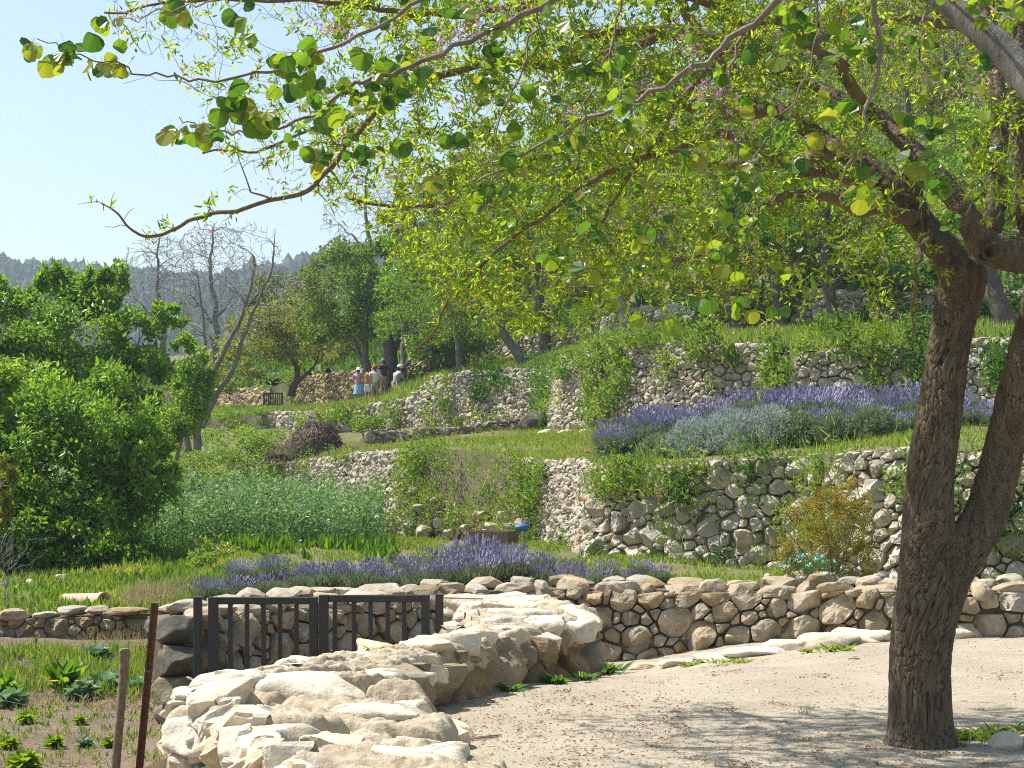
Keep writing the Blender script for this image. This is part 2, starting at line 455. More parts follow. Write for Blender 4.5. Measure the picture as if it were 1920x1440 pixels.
M['c_grey'] = m_plain('grey_cloth', (.36, .37, .40), .8, 0, None, 9, .3)
M['c_tan'] = m_plain('tan_cloth', (.45, .38, .27), .8, 0, None, 9, .3)
M['c_orange'] = m_plain('orange_cloth', (.55, .25, .10), .8, 0, None, 9, .3)
M['c_cap'] = m_plain('blue_cap_cloth', (.03, .24, .55), .7, 0, None, 9, .3)

# ------------------------------------------------------------------ lines of the terraces (left to right)
class Line:
    def __init__(s, rows, n=240, raw=False):
        if raw:
            b = np.array([r[0] for r in rows], dtype=float); t = np.array([r[1] for r in rows], dtype=float)
        else:
            b = np.array([P(x, yb, Y) for x, Y, yb, yt in rows]); t = np.array([P(x, yt, Y) for x, Y, yb, yt in rows])
        d = np.concatenate([[0], np.cumsum(np.linalg.norm(np.diff(b[:, :2], axis=0), axis=1))])
        u = np.linspace(0, d[-1], n)
        s.u, s.len = u, d[-1]
        s.b = np.stack([np.interp(u, d, b[:, k]) for k in range(3)], 1)
        s.t = np.stack([np.interp(u, d, t[:, k]) for k in range(3)], 1)
        k = np.array([.25, .5, .25])
        for _ in range(4):
            for arr in (s.b, s.t):
                arr[1:-1] = arr[:-2] * .25 + arr[1:-1] * .5 + arr[2:] * .25
        tg = np.gradient(s.b[:, :2], axis=0); tg = unit(tg)
        s.n = np.stack([tg[:, 1], -tg[:, 0], np.zeros(n)], 1)
        s.px = HX + s.b[:, 0] / s.b[:, 1] * FPX
    def at(s, arr, u):
        return np.stack([np.interp(u, s.u, arr[:, k]) for k in range(3)], -1)
    def ux(s, x):
        return float(np.interp(x, s.px, s.u))
    def S(s, u, f, out=0.0, batter=0.16):
        """point on the face: f = 0 at the foot, 1 at the top; the face leans back"""
        u = np.asarray(u, dtype=float); f = np.asarray(f, dtype=float)
        b, t, n = s.at(s.b, u), s.at(s.t, u), s.at(s.n, u)
        h = (t[..., 2] - b[..., 2])
        return b + (t - b) * f[..., None] + n * (np.asarray(out) - batter * h * f)[..., None]
    def h(s, u):
        return np.interp(u, s.u, s.t[:, 2] - s.b[:, 2])
    def top(s, back=0.0, dz=0.0, batter=0.16):
        h = s.t[:, 2] - s.b[:, 2]
        p = s.t - s.n * (batter * h + back)[:, None]
        p[:, 2] += dz
        return p

DL = Line([(120, 56, 930, 905), (330, 50, 936, 900), (420, 47, 946, 890), (530, 43.5, 964, 866), (640, 39.5, 986, 848), (765, 35.5, 1008, 838), (880, 33, 1012, 848), (1000, 30.5, 1018, 862),
           (1060, 28.8, 1026, 858), (1092, 25.6, 1042, 872), (1150, 25, 1050, 878), (1250, 24.0, 1060, 868), (1400, 23.2, 1074, 858), (1480, 22.8, 1080, 853), (1560, 21.6, 1086, 846),
           (1700, 20.6, 1088, 838), (1850, 20.2, 1088, 848), (2150, 19.6, 1095, 842)], 400)
EL = Line([(150, 68, 815, 800), (330, 64, 806, 785), (480, 60, 800, 772), (610, 57, 808, 768), (700, 54.5, 806, 752), (765, 53, 800, 743), (800, 52, 798, 702), (900, 50, 797, 690), (1010, 47.5, 797, 688),
           (1030, 43, 802, 668), (1055, 42, 805, 660), (1100, 41, 800, 655), (1170, 39, 790, 646), (1300, 37, 785, 640), (1430, 36, 780, 640), (1480, 34.5, 775, 663),
           (1600, 33.5, 770, 650), (1720, 33, 768, 648), (1790, 32, 765, 632), (1860, 31.5, 765, 632), (2150, 30, 770, 630)], 400)
GL = Line([(60, 90, 775, 740), (250, 82, 770, 735), (380, 76, 768, 728), (500, 71.5, 775, 726), (545, 70, 772, 706), (650, 66.5, 762, 694), (765, 62.5, 742, 680), (870, 60, 692, 648), (1100, 54, 650, 606), (1160, 50, 632, 578), (1300, 47, 626, 574),
           (1480, 44, 612, 540), (1620, 42, 610, 545), (2000, 40, 600, 540), (2300, 39, 600, 540)], 300)

# ------------------------------------------------------------------ ground sheets
class Loft:
    def __init__(s, front, back, nu=160, nv=40, amp=.05, seed=0, curve=1.0):
        def rs(p):
            p = np.asarray(p, dtype=float)
            d = np.linspace(0, 1, len(p)); u = np.linspace(0, 1, nu)
            return np.stack([np.interp(u, d, p[:, k]) for k in range(3)], 1)
        f, b = rs(front), rs(back)
        w = np.linspace(0, 1, nv)[None, :, None]
        G = f[:, None, :] * (1 - w) + b[:, None, :] * w
        zw = np.linspace(0, 1, nv)[None, :] ** curve
        G[:, :, 2] = f[:, None, 2] * (1 - zw) + b[:, None, 2] * zw
        if amp:
            for i in range(nu):
                for j in range(nv):
                    G[i, j, 2] += amp * noise.fractal(Vector((G[i, j, 0] * .8 + seed, G[i, j, 1] * .8, seed)), 1.0, 2.0, 3)
        s.G, s.nu, s.nv = G, nu, nv
    def build(s, name, mat):
        i = np.arange(s.nu - 1)[:, None] * s.nv; j = np.arange(s.nv - 1)[None, :]
        Q = np.stack([i + j, i + s.nv + j, i + s.nv + j + 1, i + j + 1], -1).reshape(-1, 4)
        return tag(obj(name, mesh_np(name, s.G.reshape(-1, 3), Q, smooth=True), mat), kind='structure')
    def pt(s, a, b):
        a = np.asarray(a) * (s.nu - 1); b = np.asarray(b) * (s.nv - 1)
        i = np.clip(a.astype(int), 0, s.nu - 2); j = np.clip(b.astype(int), 0, s.nv - 2)
        fa = (a - i)[..., None]; fb = (b - j)[..., None]
        G = s.G
        return (G[i, j] * (1 - fa) + G[i + 1, j] * fa) * (1 - fb) + (G[i, j + 1] * (1 - fa) + G[i + 1, j + 1] * fa) * fb
    def near(s, X, Y):
        d = (s.G[:, :, 0] - X) ** 2 + (s.G[:, :, 1] - Y) ** 2
        return float(s.G.reshape(-1, 3)[np.argmin(d), 2])

# low parapet wall on the path: rows of (left edge, right edge) of its rocky top
A_ROWS = [((-.85, 7.3, .25), (.25, 8.0, .0)), ((-1.0, 7.8, .27), (.1, 8.6, .02)), ((-1.27, 8.8, .29), (-.03, 9.3, .04)), ((-1.6, 9.8, .30), (-.32, 10.0, .07)),
          ((-2.1, 10.35, .28), (-.5, 10.8, .14)), ((-1.95, 10.9, .31), (-.62, 11.3, .25)), ((-1.65, 11.35, .35), (-.66, 11.65, .34)), ((-1.3, 11.85, .37), (-.52, 12.1, .35)),
          ((-.99, 12.4, .37), (-.28, 12.7, .35)), ((-.7, 13.1, .37), (-.02, 13.3, .35)), ((-.47, 13.9, .38), (.3, 14.1, .35)), ((-.46, 15.0, .42), (.62, 14.9, .36)),
          ((-.5, 16.2, .46), (.74, 15.8, .41)), ((-.25, 16.7, .44), (.45, 16.5, .43))]
AL = np.array([r[0] for r in A_ROWS]); AR = np.array([r[1] for r in A_ROWS]); AC = (AL + AR) / 2

def path_z(X, Y):
    d = -.33 * math.exp(-((X - .9) / 1.25) ** 2 - ((Y - 17.2) / 2.2) ** 2)
    d += .07 * max(0, min(1, (X - 2.5) / 2)) * max(0, min(1, (Y - 13) / 4))
    return d + .018 * noise.fractal(Vector((X * 1.1, Y * 1.1, 3.3)), 1.0, 2.0, 4)

rows = []
Ys = np.concatenate([np.linspace(1.5, 7, 10), np.linspace(7.2, 18.4, 150)])
acc_c = np.array([AC[i] for i in range(len(AC))])
G = []
for Y in Ys:
    xl = float(np.interp(Y, acc_c[:, 1], acc_c[:, 0])) if Y < 16.4 else 0.1 - (Y - 16.4) * .3
    xs = xl + (14 - xl) * np.linspace(0, 1, 140) ** 1.6
    G.append([[x, Y, path_z(x, Y)] for x in xs])
G = np.array(G); nu, nv = G.shape[:2]
i = np.arange(nu - 1)[:, None] * nv; j = np.arange(nv - 1)[None, :]
tag(obj('path', mesh_np('path', G.reshape(-1, 3), np.stack([i + j, i + j + 1, i + nv + j + 1, i + nv + j], -1).reshape(-1, 4), smooth=True), M['path']), kind='structure')

def garden_z(X, Y):
    return -.25 - .3 * max(0, (20 - Y)) / 7 + .04 * noise.fractal(Vector((X * .9, Y * .9, 9.1)), 1.0, 2.0, 4)
G = []
for Y in np.linspace(5, 20.6, 110):
    xl, xr = -16, (float(np.interp(Y, acc_c[:, 1], acc_c[:, 0])) if Y < 16.4 else 0.1) + .1
    G.append([[x, Y, garden_z(x, Y)] for x in xr + (xl - xr) * np.linspace(0, 1, 110) ** 1.4])
G = np.array(G); nu, nv = G.shape[:2]
i = np.arange(nu - 1)[:, None] * nv; j = np.arange(nv - 1)[None, :]
tag(obj('garden_soil', mesh_np('garden_soil', G.reshape(-1, 3), np.stack([i + j, i + nv + j, i + nv + j + 1, i + j + 1], -1).reshape(-1, 4), smooth=True), M['soil']), kind='structure')

B_ROWS = [((-3.02, 15.0, -.55), (-3.02, 15.0, .40)), ((-2.55, 15.35, -.55), (-2.55, 15.35, .43)), ((-1.9, 16.2, -.5), (-1.9, 16.2, .45)), ((-1.1, 17.1, -.42), (-1.1, 17.1, .46)),
          ((-.2, 17.75, -.36), (-.2, 17.75, .48)), ((.6, 17.95, -.32), (.6, 17.95, .49)), ((1.6, 17.75, -.28), (1.6, 17.75, .49)), ((2.6, 17.4, -.14), (2.6, 17.4, .5)),
          ((3.7, 16.95, .0), (3.7, 16.95, .53)), ((4.6, 16.7, .05), (4.6, 16.7, .56)), ((5.8, 16.5, .07), (5.8, 16.5, .58)), ((9, 16.2, .07), (9, 16.2, .6))]
BL = Line(B_ROWS, 240, raw=True)
C_ROWS = [((-14, 20.6, -.33), (-14, 20.6, -.08)), ((-6.2, 20.2, -.26), (-6.2, 20.2, -.02)), ((-4.9, 20.0, -.24), (-4.9, 20.0, .05)), ((-3.9, 19.9, -.24), (-3.9, 19.9, .09)), ((-3.0, 19.6, -.25), (-3.0, 19.6, .10))]
CL = Line(C_ROWS, 120, raw=True)
front1 = [(-18, 20.9, -.1), (-6.2, 20.45, -.05), (-4.0, 20.2, .04), (-3.05, 18.6, .12), (-2.85, 15.9, .26), (-2.3, 16.2, .3), (-1.1, 17.4, .33), (.6, 18.25, .36), (2.6, 17.7, .4), (4.6, 17.0, .45), (9.5, 16.4, .46)]
back1 = np.concatenate([[(-26, 52, 1.0), (-16, 49, .9)], DL.b[::25] - DL.n[::25] * .3])
T1 = Loft(front1, back1, 170, 70, .05, 1)
T1.build('lower_terrace', M['earth'])
T2 = Loft(DL.top(.12, -.03), EL.b - EL.n * .3, 200, 50, .07, 2)
T2.build('middle_terrace', M['earth'])
T3 = Loft(EL.top(.12, -.03), GL.b - GL.n * .3, 160, 30, .09, 3)
T3.build('upper_terrace', M['earth'])
hb = [(-45, 150, 9), (-22, 150, 14), (-5, 150, 22), (10, 150, 33), (30, 150, 44), (70, 140, 56)]
T4 = Loft(GL.top(.12, -.03), hb, 140, 60, .5, 4, 1.0)
T4.build('hillside', M['earth'])

def bank(name, line, back=.09):
    nf = 9; f = np.linspace(0, 1, nf)
    u = np.linspace(0, line.len, 300)
    V = np.concatenate([line.S(u, np.full(300, ff), -back)[:, None, :] for ff in np.concatenate([[-.3], f])], 1)
    for a in range(300):
        for b in range(V.shape[1]):
            V[a, b] += line.at(line.n, u[a]) * .05 * noise.fractal(Vector(V[a, b] * 1.5), 1.0, 2.0, 3)
    m = V.shape[1]
    i = np.arange(299)[:, None] * m; j = np.arange(m - 1)[None, :]
    tag(obj(name, mesh_np(name, V.reshape(-1, 3), np.stack([i + j, i + m + j, i + m + j + 1, i + j + 1], -1).reshape(-1, 4), smooth=True), M['bank']), kind='structure')
bank('middle_terrace_bank', DL)
bank('upper_terrace_bank', EL)
bank('hillside_bank', GL)

# valley floor to the horizon and the far wooded ridge
g = np.array([[-3000, -200, -2.2], [3000, -200, -2.2], [3000, 5000, -2.2], [-3000, 5000, -2.2]], dtype=float)
tag(obj('ground', mesh_np('ground', g, np.array([[0, 1, 2, 3]])), M['hill']), kind='structure')
nx, ny = 120, 40
G = np.zeros((nx, ny, 3))
for a, x in enumerate(np.linspace(-420, 260, nx)):
    for b, w in enumerate(np.linspace(0, 1, ny)):
        Y = 420 + 480 * w
        prof = 91 + 6 * math.sin(x * .012 + .8) + 7 * noise.fractal(Vector((x * .012, 0, 5)), 1, 2, 3)
        G[a, b] = (x, Y, -2 + prof * (math.sin(min(1, w / .62) * math.pi / 2) ** 1.3 if w < .62 else math.cos((w - .62) / .38 * math.pi / 2)) + 4 * noise.fractal(Vector((x * .02, Y * .02, 1)), 1, 2, 3))
i = np.arange(nx - 1)[:, None] * ny; j = np.arange(ny - 1)[None, :]
tag(obj('hill', mesh_np('hill', G.reshape(-1, 3), np.stack([i + j, i + ny + j, i + ny + j + 1, i + j + 1], -1).reshape(-1, 4), smooth=True), M['hill']), kind='structure')
r = R(77); acc = Acc()
V0, T0 = ico(1)
for k in range(8200):
    x = r.uniform(-260, 60); w = r.uniform(.12, .66)
    a = int((x + 420) / 680 * (nx - 1)); b = int(w * (ny - 1)); p = G[a, b].copy()
    p[0] = x + r.normal() * 2; p[1] += r.normal() * 5
    hh = r.uniform(3.5, 7.5); ww = hh * r.uniform(.55, .95)
    V = V0 * np.array([ww, ww, hh]) * .5 * (1 + .25 * r.normal(size=(len(V0), 1)))
    V[:, :2] *= np.clip(1.5 - (V[:, 2:3] + hh / 2) / hh, .3, 1)
    acc.add(V + p + np.array([0, 0, hh * .4]), None, T0, r.uniform())
tag(obj('pine_forest', acc.mesh('pine_forest'), M['pine']), 'dark pine forest covering the far blue ridge', 'forest', kind='stuff')

# ------------------------------------------------------------------ dry stone walls: every stone cut to its neighbours
def clip(poly, a, b, c):
    out = []
    n = len(poly)
    for k in range(n):
        p, q = poly[k], poly[(k + 1) % n]
        dp, dq = a * p[0] + b * p[1] - c, a * q[0] + b * q[1] - c
        if dp <= 0: out.append(p)
        if (dp < 0 < dq) or (dq < 0 < dp):
            t = dp / (dp - dq)
            out.append((p[0] + (q[0] - p[0]) * t, p[1] + (q[1] - p[1]) * t))
    return out

def chaikin(poly, k=.25):
    out = []
    n = len(poly)
    for i in range(n):
        p, q = np.array(poly[i]), np.array(poly[(i + 1) % n])
        out += [p * (1 - k) + q * k, p * k + q * (1 - k)]
    return out

def pack(L, hfun, size, r, aniso=1.3, big_low=0.0, hmax=None):
    """stone seats (u, v, radius) in the unrolled face"""
    hmax = hmax or float(max(hfun(np.linspace(0, L, 60))))
    pts = np.zeros((0, 2)); rad = np.zeros(0)
    area = L * hmax * aniso
    for scale, tries in ((1.75, .5), (1.3, 2), (1.0, 6), (.72, 16), (.5, 26)):
        n = int(area / (size * size) * tries)
        for _ in range(n):
            u = r.uniform(0, L); h = float(hfun(u)); v = r.uniform(0, max(h, .02))
            s = size * scale * r.uniform(.8, 1.15) * (1 + big_low * (1 - v / max(h, .01)) - .3 * big_low)
            q = np.array([u, v * aniso])
            if len(pts) and np.any(np.hypot(pts[:, 0] - q[0], pts[:, 1] - q[1]) < (rad + s) * .46): continue
            pts = np.vstack([pts, q]); rad = np.append(rad, s)
    return pts, rad

def wall_cells(L, hfun, size, seed, aniso=1.3, big_low=0.0):
    r = R(seed)
    pts, rad = pack(L, hfun, size, r, aniso, big_low)
    out = []
    for i in range(len(pts)):
        x, y = pts[i]; w = (rad[i] * .5) ** 2; e = size * 2.2
        poly = [(max(x - e, 0), y - e), (min(x + e, L), y - e), (min(x + e, L), y + e), (max(x - e, 0), y + e)]
        hh = float(hfun(x)) * aniso
        top = hh + size * r.uniform(-.12, .22)
        sl = r.normal() * .12
        poly = clip(poly, -sl, 1, top - sl * x)
        poly = clip(poly, 0, -1, .06)
        d = np.hypot(pts[:, 0] - x, pts[:, 1] - y)
        for jn in np.argsort(d)[1:22]:
            if d[jn] > size * 4.2: break
            px, py = pts[jn]; wj = (rad[jn] * .5) ** 2
            poly = clip(poly, 2 * (px - x), 2 * (py - y), px * px + py * py - x * x - y * y - wj + w)
            if len(poly) < 3: break
        if len(poly) >= 3:
            out.append((np.array([x, y / aniso]), [(p[0], p[1] / aniso) for p in poly]))
    return out, r

def face_stone(line, u0, c, poly, r, gap, detail=1, bulge=1.0, rough=.10, batter=.16, out=0.0):
    """one stone of a wall face; returns V, Q, T in world space"""
    poly = np.array(poly)
    cen = poly.mean(axis=0)
    ext = poly.max(axis=0) - poly.min(axis=0)
    s = float(np.sqrt(max(ext[0] * ext[1], 1e-6)))
    if ext.min() < gap * 2.2: return None
    q = [cen + (p - cen) * (1 - gap / np.maximum(ext * .5, gap * 1.2)) for p in poly]
    q = [p + r.normal(size=2) * s * .03 for p in q]
    q = chaikin(q, r.uniform(.07, .2))
    if detail > 1: q = chaikin(q, .25)
    q = np.array(q); k = len(q)
    tilt = r.normal(size=2) * .22
    pro = s * r.uniform(.12, .34) * bulge
    prof = [(1.0, -.45), (1.01, .0), (.98, .5), (.85, .86), (.45, 1.0)] if detail == 1 else [(1.0, -.6), (1.02, -.1), (1.0, .3), (.95, .62), (.84, .86), (.62, .97), (.32, 1.0)]
    rings = []
    off = r.uniform(-40, 40, 3)
    for sc, z in prof:
        p = cen + (q - cen) * sc
        zz = np.where(z > 0, z * pro, z * s * .7) + (p - cen) @ tilt * (1 if z > 0 else .5) + out
        rings.append((p, zz))
    Pu = np.concatenate([a for a, b in rings] + [cen[None]])
    Pz = np.concatenate([b for a, b in rings] + [[pro * 1.0 + out]])
    for _ in range(4):
        a_ = r.normal(size=2) * 2.4; lim = pro * r.uniform(.62, .95) + out + (Pu - cen) @ a_ / s * pro
        Pz = np.minimum(Pz, np.maximum(lim, -.2 * s + out))
    if detail > 1:
        sc = 2.3 / s
        k3 = np.array([noise.fractal(Vector((a[0] * sc + off[0], a[1] * sc + off[1], z * sc)), 1.0, 2.1, 4) for a, z in zip(Pu, Pz)])
        Pz = Pz + k3 * s * rough * 1.5
        k4 = np.array([noise.fractal(Vector((a[0] * sc + off[1], a[1] * sc + off[2], z * sc)), 1.0, 2.1, 3) for a, z in zip(Pu, Pz)])
        Pu = cen + (Pu - cen) * (1 + k4[:, None] * .07)
    else:
        Pz = Pz + r.normal(size=len(Pz)) * s * .035
    u = Pu[:, 0] + u0
    hh = np.maximum(line.h(u), .05)
    V = line.S(u, Pu[:, 1] / hh, Pz, batter)
    m = len(prof)
    i = np.arange(m - 1)[:, None] * k; j = np.arange(k)[None, :]; j2 = (j + 1) % k
    Q = np.stack([i + j, i + j2, i + k + j2, i + k + j], -1).reshape(-1, 4)
    jj = np.arange(k); b = (m - 1) * k
    T = np.stack([b + jj, b + (jj + 1) % k, np.full(k, m * k)], 1)
    return V, Q, T, s

def build_wall(name, label, line, x0, x1, size, seed, mat, detail=1, aniso=1.3, big_low=0.0, gap=.010, cat='wall', group=None, maxp=300, batter=.16, ux=True, keep=None, parent=None, bulge=1.0, hscale=1.0, rough=.1):
    u0, u1 = (line.ux(x0), line.ux(x1)) if ux else (x0, x1)
    hf = lambda u: line.h(np.asarray(u) + u0) * hscale
    cells, r = wall_cells(u1 - u0, hf, size, seed, aniso, big_low)
    if parent is None:
        root = empty(name, tuple(line.at(line.b, (u0 + u1) / 2)))
        tag(root, label, cat, group, 'thing')
    else:
        root = parent
    loc = np.array(root.location)
    stones = []
    for c, poly in cells:
        if keep is not None and not keep(c[0] + u0, c[1] / max(float(hf(c[0])), .05), r): continue
        g = face_stone(line, u0, c, poly, r, gap, detail, bulge, batter=batter, rough=rough)
        if g: stones.append((g, r.uniform()))
    stones.sort(key=lambda s: -s[0][3])
    rest = Acc()
    for k, ((V, Q, T, s), rv) in enumerate(stones):
        if k < maxp:
            o3 = V.mean(axis=0)
            a = Acc(); a.add(V - o3, Q, T, rv)
            obj('stone', a.mesh('stone', smooth=False), mat, root, loc=tuple(o3 - loc))
        else:
            rest.add(V, Q, T, rv)
    if rest.n:
        o = obj('small_stones', rest.mesh('small_stones', smooth=False, origin=loc), mat, root)
        o['kind'] = 'stuff'
    return root

def cap_rocks(root, line, xs, dims, seed, mat, back=.2, sub=3, jitter=.05, top=True, dz=0.0, rough=.09):
    """flat coping rocks along the crest"""
    r = R(seed); loc = np.array(root.location)
    u, ue = xs
    while u < ue:
        l = dims[0] * (r.uniform(.5, 1.0) if r.uniform() < .6 else r.uniform(1.0, 1.7))
        um = u + l / 2
        p = line.S(np.array([um]), np.array([1.0]), np.array([-back + r.normal() * jitter]))[0]
        n = line.at(line.n, um); ang = math.atan2(n[0], -n[1]) 
        p[2] += dz + r.normal() * .012
        rot = Matrix.Rotation(-ang + r.normal() * .08 if False else math.atan2(n[1], n[0]) + math.pi / 2 + r.normal() * .1, 3, 'Z') @ Matrix.Rotation(r.normal() * .06, 3, 'X')
        o = rock_obj('coping_stone', p - loc, (l * 1.06, dims[1] * r.uniform(.8, 1.2), dims[2] * r.uniform(.8, 1.25)), int(r.integers(1e6)), mat, root, sub=sub, rot=rot, cuts=16, rough=rough * 1.5, flat=.62)
        u += l * .97

def wall_core(root, line, u0, u1, back0=.06, back1=.5, mat=None, topdrop=.05):
    u = np.linspace(u0, u1, 60); loc = np.array(root.location)
    a = line.S(u, np.full(60, -.15), -back0, .16); b = line.S(u, np.full(60, 1.0), -back0, .16); b[:, 2] -= topdrop
    c = line.S(u, np.full(60, 1.0), -back1, .16); c[:, 2] -= topdrop
    d = line.S(u, np.full(60, -.15), -back1, .16)
    V = np.stack([a, b, c, d], 1).reshape(-1, 3) - loc
    i = np.arange(59)[:, None] * 4; j = np.arange(4)[None, :]; j2 = (j + 1) % 4
    Q = np.stack([i + j, i + 4 + j, i + 4 + j2, i + j2], -1).reshape(-1, 4)
    Q = np.concatenate([Q, [[0, 1, 2, 3], [59 * 4 + 3, 59 * 4 + 2, 59 * 4 + 1, 59 * 4]]])
    acc = Acc(); acc.add(V, Q)
    obj('wall_core', acc.mesh('wall_core'), mat or M['bank'], root)

# parapet behind the gate and along the back of the path
w = build_wall('boundary_wall', 'long low rubble wall behind the iron gate and along the back of the path', BL, .55, BL.len, .195, 11, M['stone_near'], 2, 1.15, .1, .013, batter=.1, ux=False, hscale=.93)
wall_core(w, BL, .1, BL.len, .06, .5)
cap_rocks(w, BL, (.5, BL.len - .2), (.33, .40, .19), 12, M['stone_near'], .15, 3, .07, dz=-.045)
cap_rocks(w, BL, (.4, BL.len - .2), (.36, .40, .15), 13, M['stone_near'], .46, 2)
# the pier of big blackened stones at its left end
loc = np.array(w.location)
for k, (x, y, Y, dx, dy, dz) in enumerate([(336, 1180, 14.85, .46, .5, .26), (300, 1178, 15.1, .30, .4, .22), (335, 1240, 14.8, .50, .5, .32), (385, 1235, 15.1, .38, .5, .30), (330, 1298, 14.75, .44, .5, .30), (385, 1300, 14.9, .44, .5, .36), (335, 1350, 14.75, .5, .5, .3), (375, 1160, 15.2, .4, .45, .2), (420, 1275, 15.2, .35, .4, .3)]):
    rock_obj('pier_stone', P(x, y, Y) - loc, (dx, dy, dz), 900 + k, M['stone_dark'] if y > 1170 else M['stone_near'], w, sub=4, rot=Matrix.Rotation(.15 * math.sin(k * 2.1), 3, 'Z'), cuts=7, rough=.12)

# low wall at the left edge of the vegetable plot
w = build_wall('garden_wall', 'low stone wall in shade at the left behind the vegetable plot', CL, 0, CL.len, .17, 21, M['stone_brown_shade'], 2, 1.2, .2, .012, batter=.1, ux=False, hscale=.75, maxp=200)
wall_core(w, CL, 0, CL.len, .06, .45)
cap_rocks(w, CL, (4.5, CL.len), (.36, .40, .13), 22, M['stone_near'], .14, 3)

# the rocky parapet in the foreground
ROOT_A = empty('rock_parapet', (-.6, 11.5, 0))
tag(ROOT_A, 'sunlit parapet of pale cemented limestone curving along the left edge of the path', 'wall', kind='thing')
locA = np.array(ROOT_A.location)
NR, NC = 460, 110
Lr, Rr = resample(AL, NR), resample(AR, NR)
V = np.zeros((NR, NC, 3))
cs = np.linspace(0, 1, NC)
for a in range(NR):
    near = 1 - min(1, max(0, (a / NR * 13 - 4.6) / 1.6))       # 1 on the broad near mass, 0 on the narrow wall
    wl = .07 * noise.fractal(Vector((Lr[a, 0] * 2.2, Lr[a, 1] * 2.2, 7)), 1, 2, 4)
    wr = .09 * noise.fractal(Vector((Rr[a, 0] * 2.6, Rr[a, 1] * 2.6, 1)), 1, 2, 4)
    d = unit(Rr[a, :2] - Lr[a, :2])
    l2, r2 = Lr[a].copy(), Rr[a].copy()
    l2[:2] -= d * (wl + .03); r2[:2] += d * (wr + .05 * near)
    for b, c in enumerate(cs):
        p = l2 * (1 - c) + r2 * c
        x, y = p[0], p[1]
        q = Vector((x * (1.25 + 1.4 * (1 - near)) + .22 * fbm((x * 2, y * 2, 0), 3), y * (2.5 + .3 * (1 - near)) + .3 * fbm((x * 2, y * 2, 8), 3), 4.4))
        ds, ps = noise.voronoi(q)
        hsh = noise.cell(ps[0] * 7.31) if False else (math.sin(ps[0].x * 12.9898 + ps[0].y * 78.233) * 43758.5453) % 1.0
        crack = min(1, max(0, (ds[1] - ds[0]) / .22)); crack = crack * crack * (3 - 2 * crack)
        slope = (q.x - ps[0].x) * (hsh - .5) + (q.y - ps[0].y) * (((hsh * 7.7) % 1) - .35)
        step = (hsh - .5) * (.13 * near + .03) + slope * (.12 * near + .025) - (1 - crack) * (.05 * near + .016)
        n = .045 * abs(fbm((x * 2.2, y * 5.5, 2), 4)) + .02 * fbm((x * 7, y * 14, 2), 4) + .012 * fbm((x * 22, y * 34, 2), 3)
        e = min(c, 1 - c) * float(np.linalg.norm(r2[:2] - l2[:2]))
        edge = max(0, 1 - e / .13)
        p[2] += step + n + .03 * math.sin(c * math.pi) * (1 - near) - .13 * edge ** 2.2
        V[a, b] = p
under = V[:, [0, -1], :].copy()
V2 = np.concatenate([V[:, :1] + [0, 0, -.25], V, V[:, -1:] + [0, 0, -.25]], 1)
V2[:, 0, :2] += (V2[:, 20, :2] - V2[:, 0, :2]) * .3; V2[130:, -1, :2] += unit(V2[130:, -40, :2] - V2[130:, -1, :2]) * .16; V2[130:, -1, 2] += .10
m = NC + 2
i = np.arange(NR - 1)[:, None] * m; j = np.arange(m - 1)[None, :]
Q = np.stack([i + j, i + j + 1, i + m + j + 1, i + m + j], -1).reshape(-1, 4)
rv = np.repeat(.4 + .25 * np.sin(np.arange(NR) * .03), m)
obj('rock_top', mesh_np('rock_top', V2.reshape(-1, 3) - locA, Q, rv, True), M['mortar'], ROOT_A)
rr = R(35); placed = []
for tries, big in ((400, 1.0), (1200, .7)):
    for _ in range(tries):
        a = int(rr.uniform(.06, .985) * NR); b = int(np.clip(rr.uniform(.04, .97), 0, .999) * NC)
        near = 1 - min(1, max(0, (a / NR * 13 - 4.6) / 1.6))
        p = V[a, b].copy(); s = big * rr.uniform(.75, 1.2) * (.62 if near > .5 else .5)
        if any((p[0] - q[0]) ** 2 + ((p[1] - q[1]) * 1.15) ** 2 < ((s + q[3]) * .40) ** 2 for q in placed): continue
        placed.append((p[0], p[1], p[2], s))
        e = max(0, 1 - min(b, NC - b) / NC / .16)
        rot = Matrix.Rotation(rr.normal() * .09 + (.25 * e if b > NC / 2 else -.25 * e) , 3, 'Y') @ Matrix.Rotation(rr.normal() * .09, 3, 'X') @ Matrix.Rotation(rr.normal() * .5, 3, 'Z')
        hgt = s * rr.uniform(.36, .52)
        rock_obj('top_stone', p - locA - [0, 0, hgt * .34], (s * 1.12, s * rr.uniform(.66, .9), hgt), int(rr.integers(1e6)), M['cap'], ROOT_A, sub=4, rot=rot, cuts=7, rough=.16, flat=.5)
# its path-side face of big stones
rowsR = []
for a in range(5, 14):
    x, y, z = AR[a]
    rowsR.append(((x + .04, y - .02, path_z(x + .05, y) - .03), (x + .02, y, z - .0)))
rowsR.append(((.2, 17.0, -.3), (.2, 17.0, .42)))
ARL = Line(rowsR, 160, raw=True)
build_wall('', '', ARL, 0, ARL.len, .30, 31, M['stone_brown_shade'], 2, 1.1, .2, .018, batter=.05, ux=False, parent=ROOT_A, bulge=1.3, hscale=.92, rough=.12)
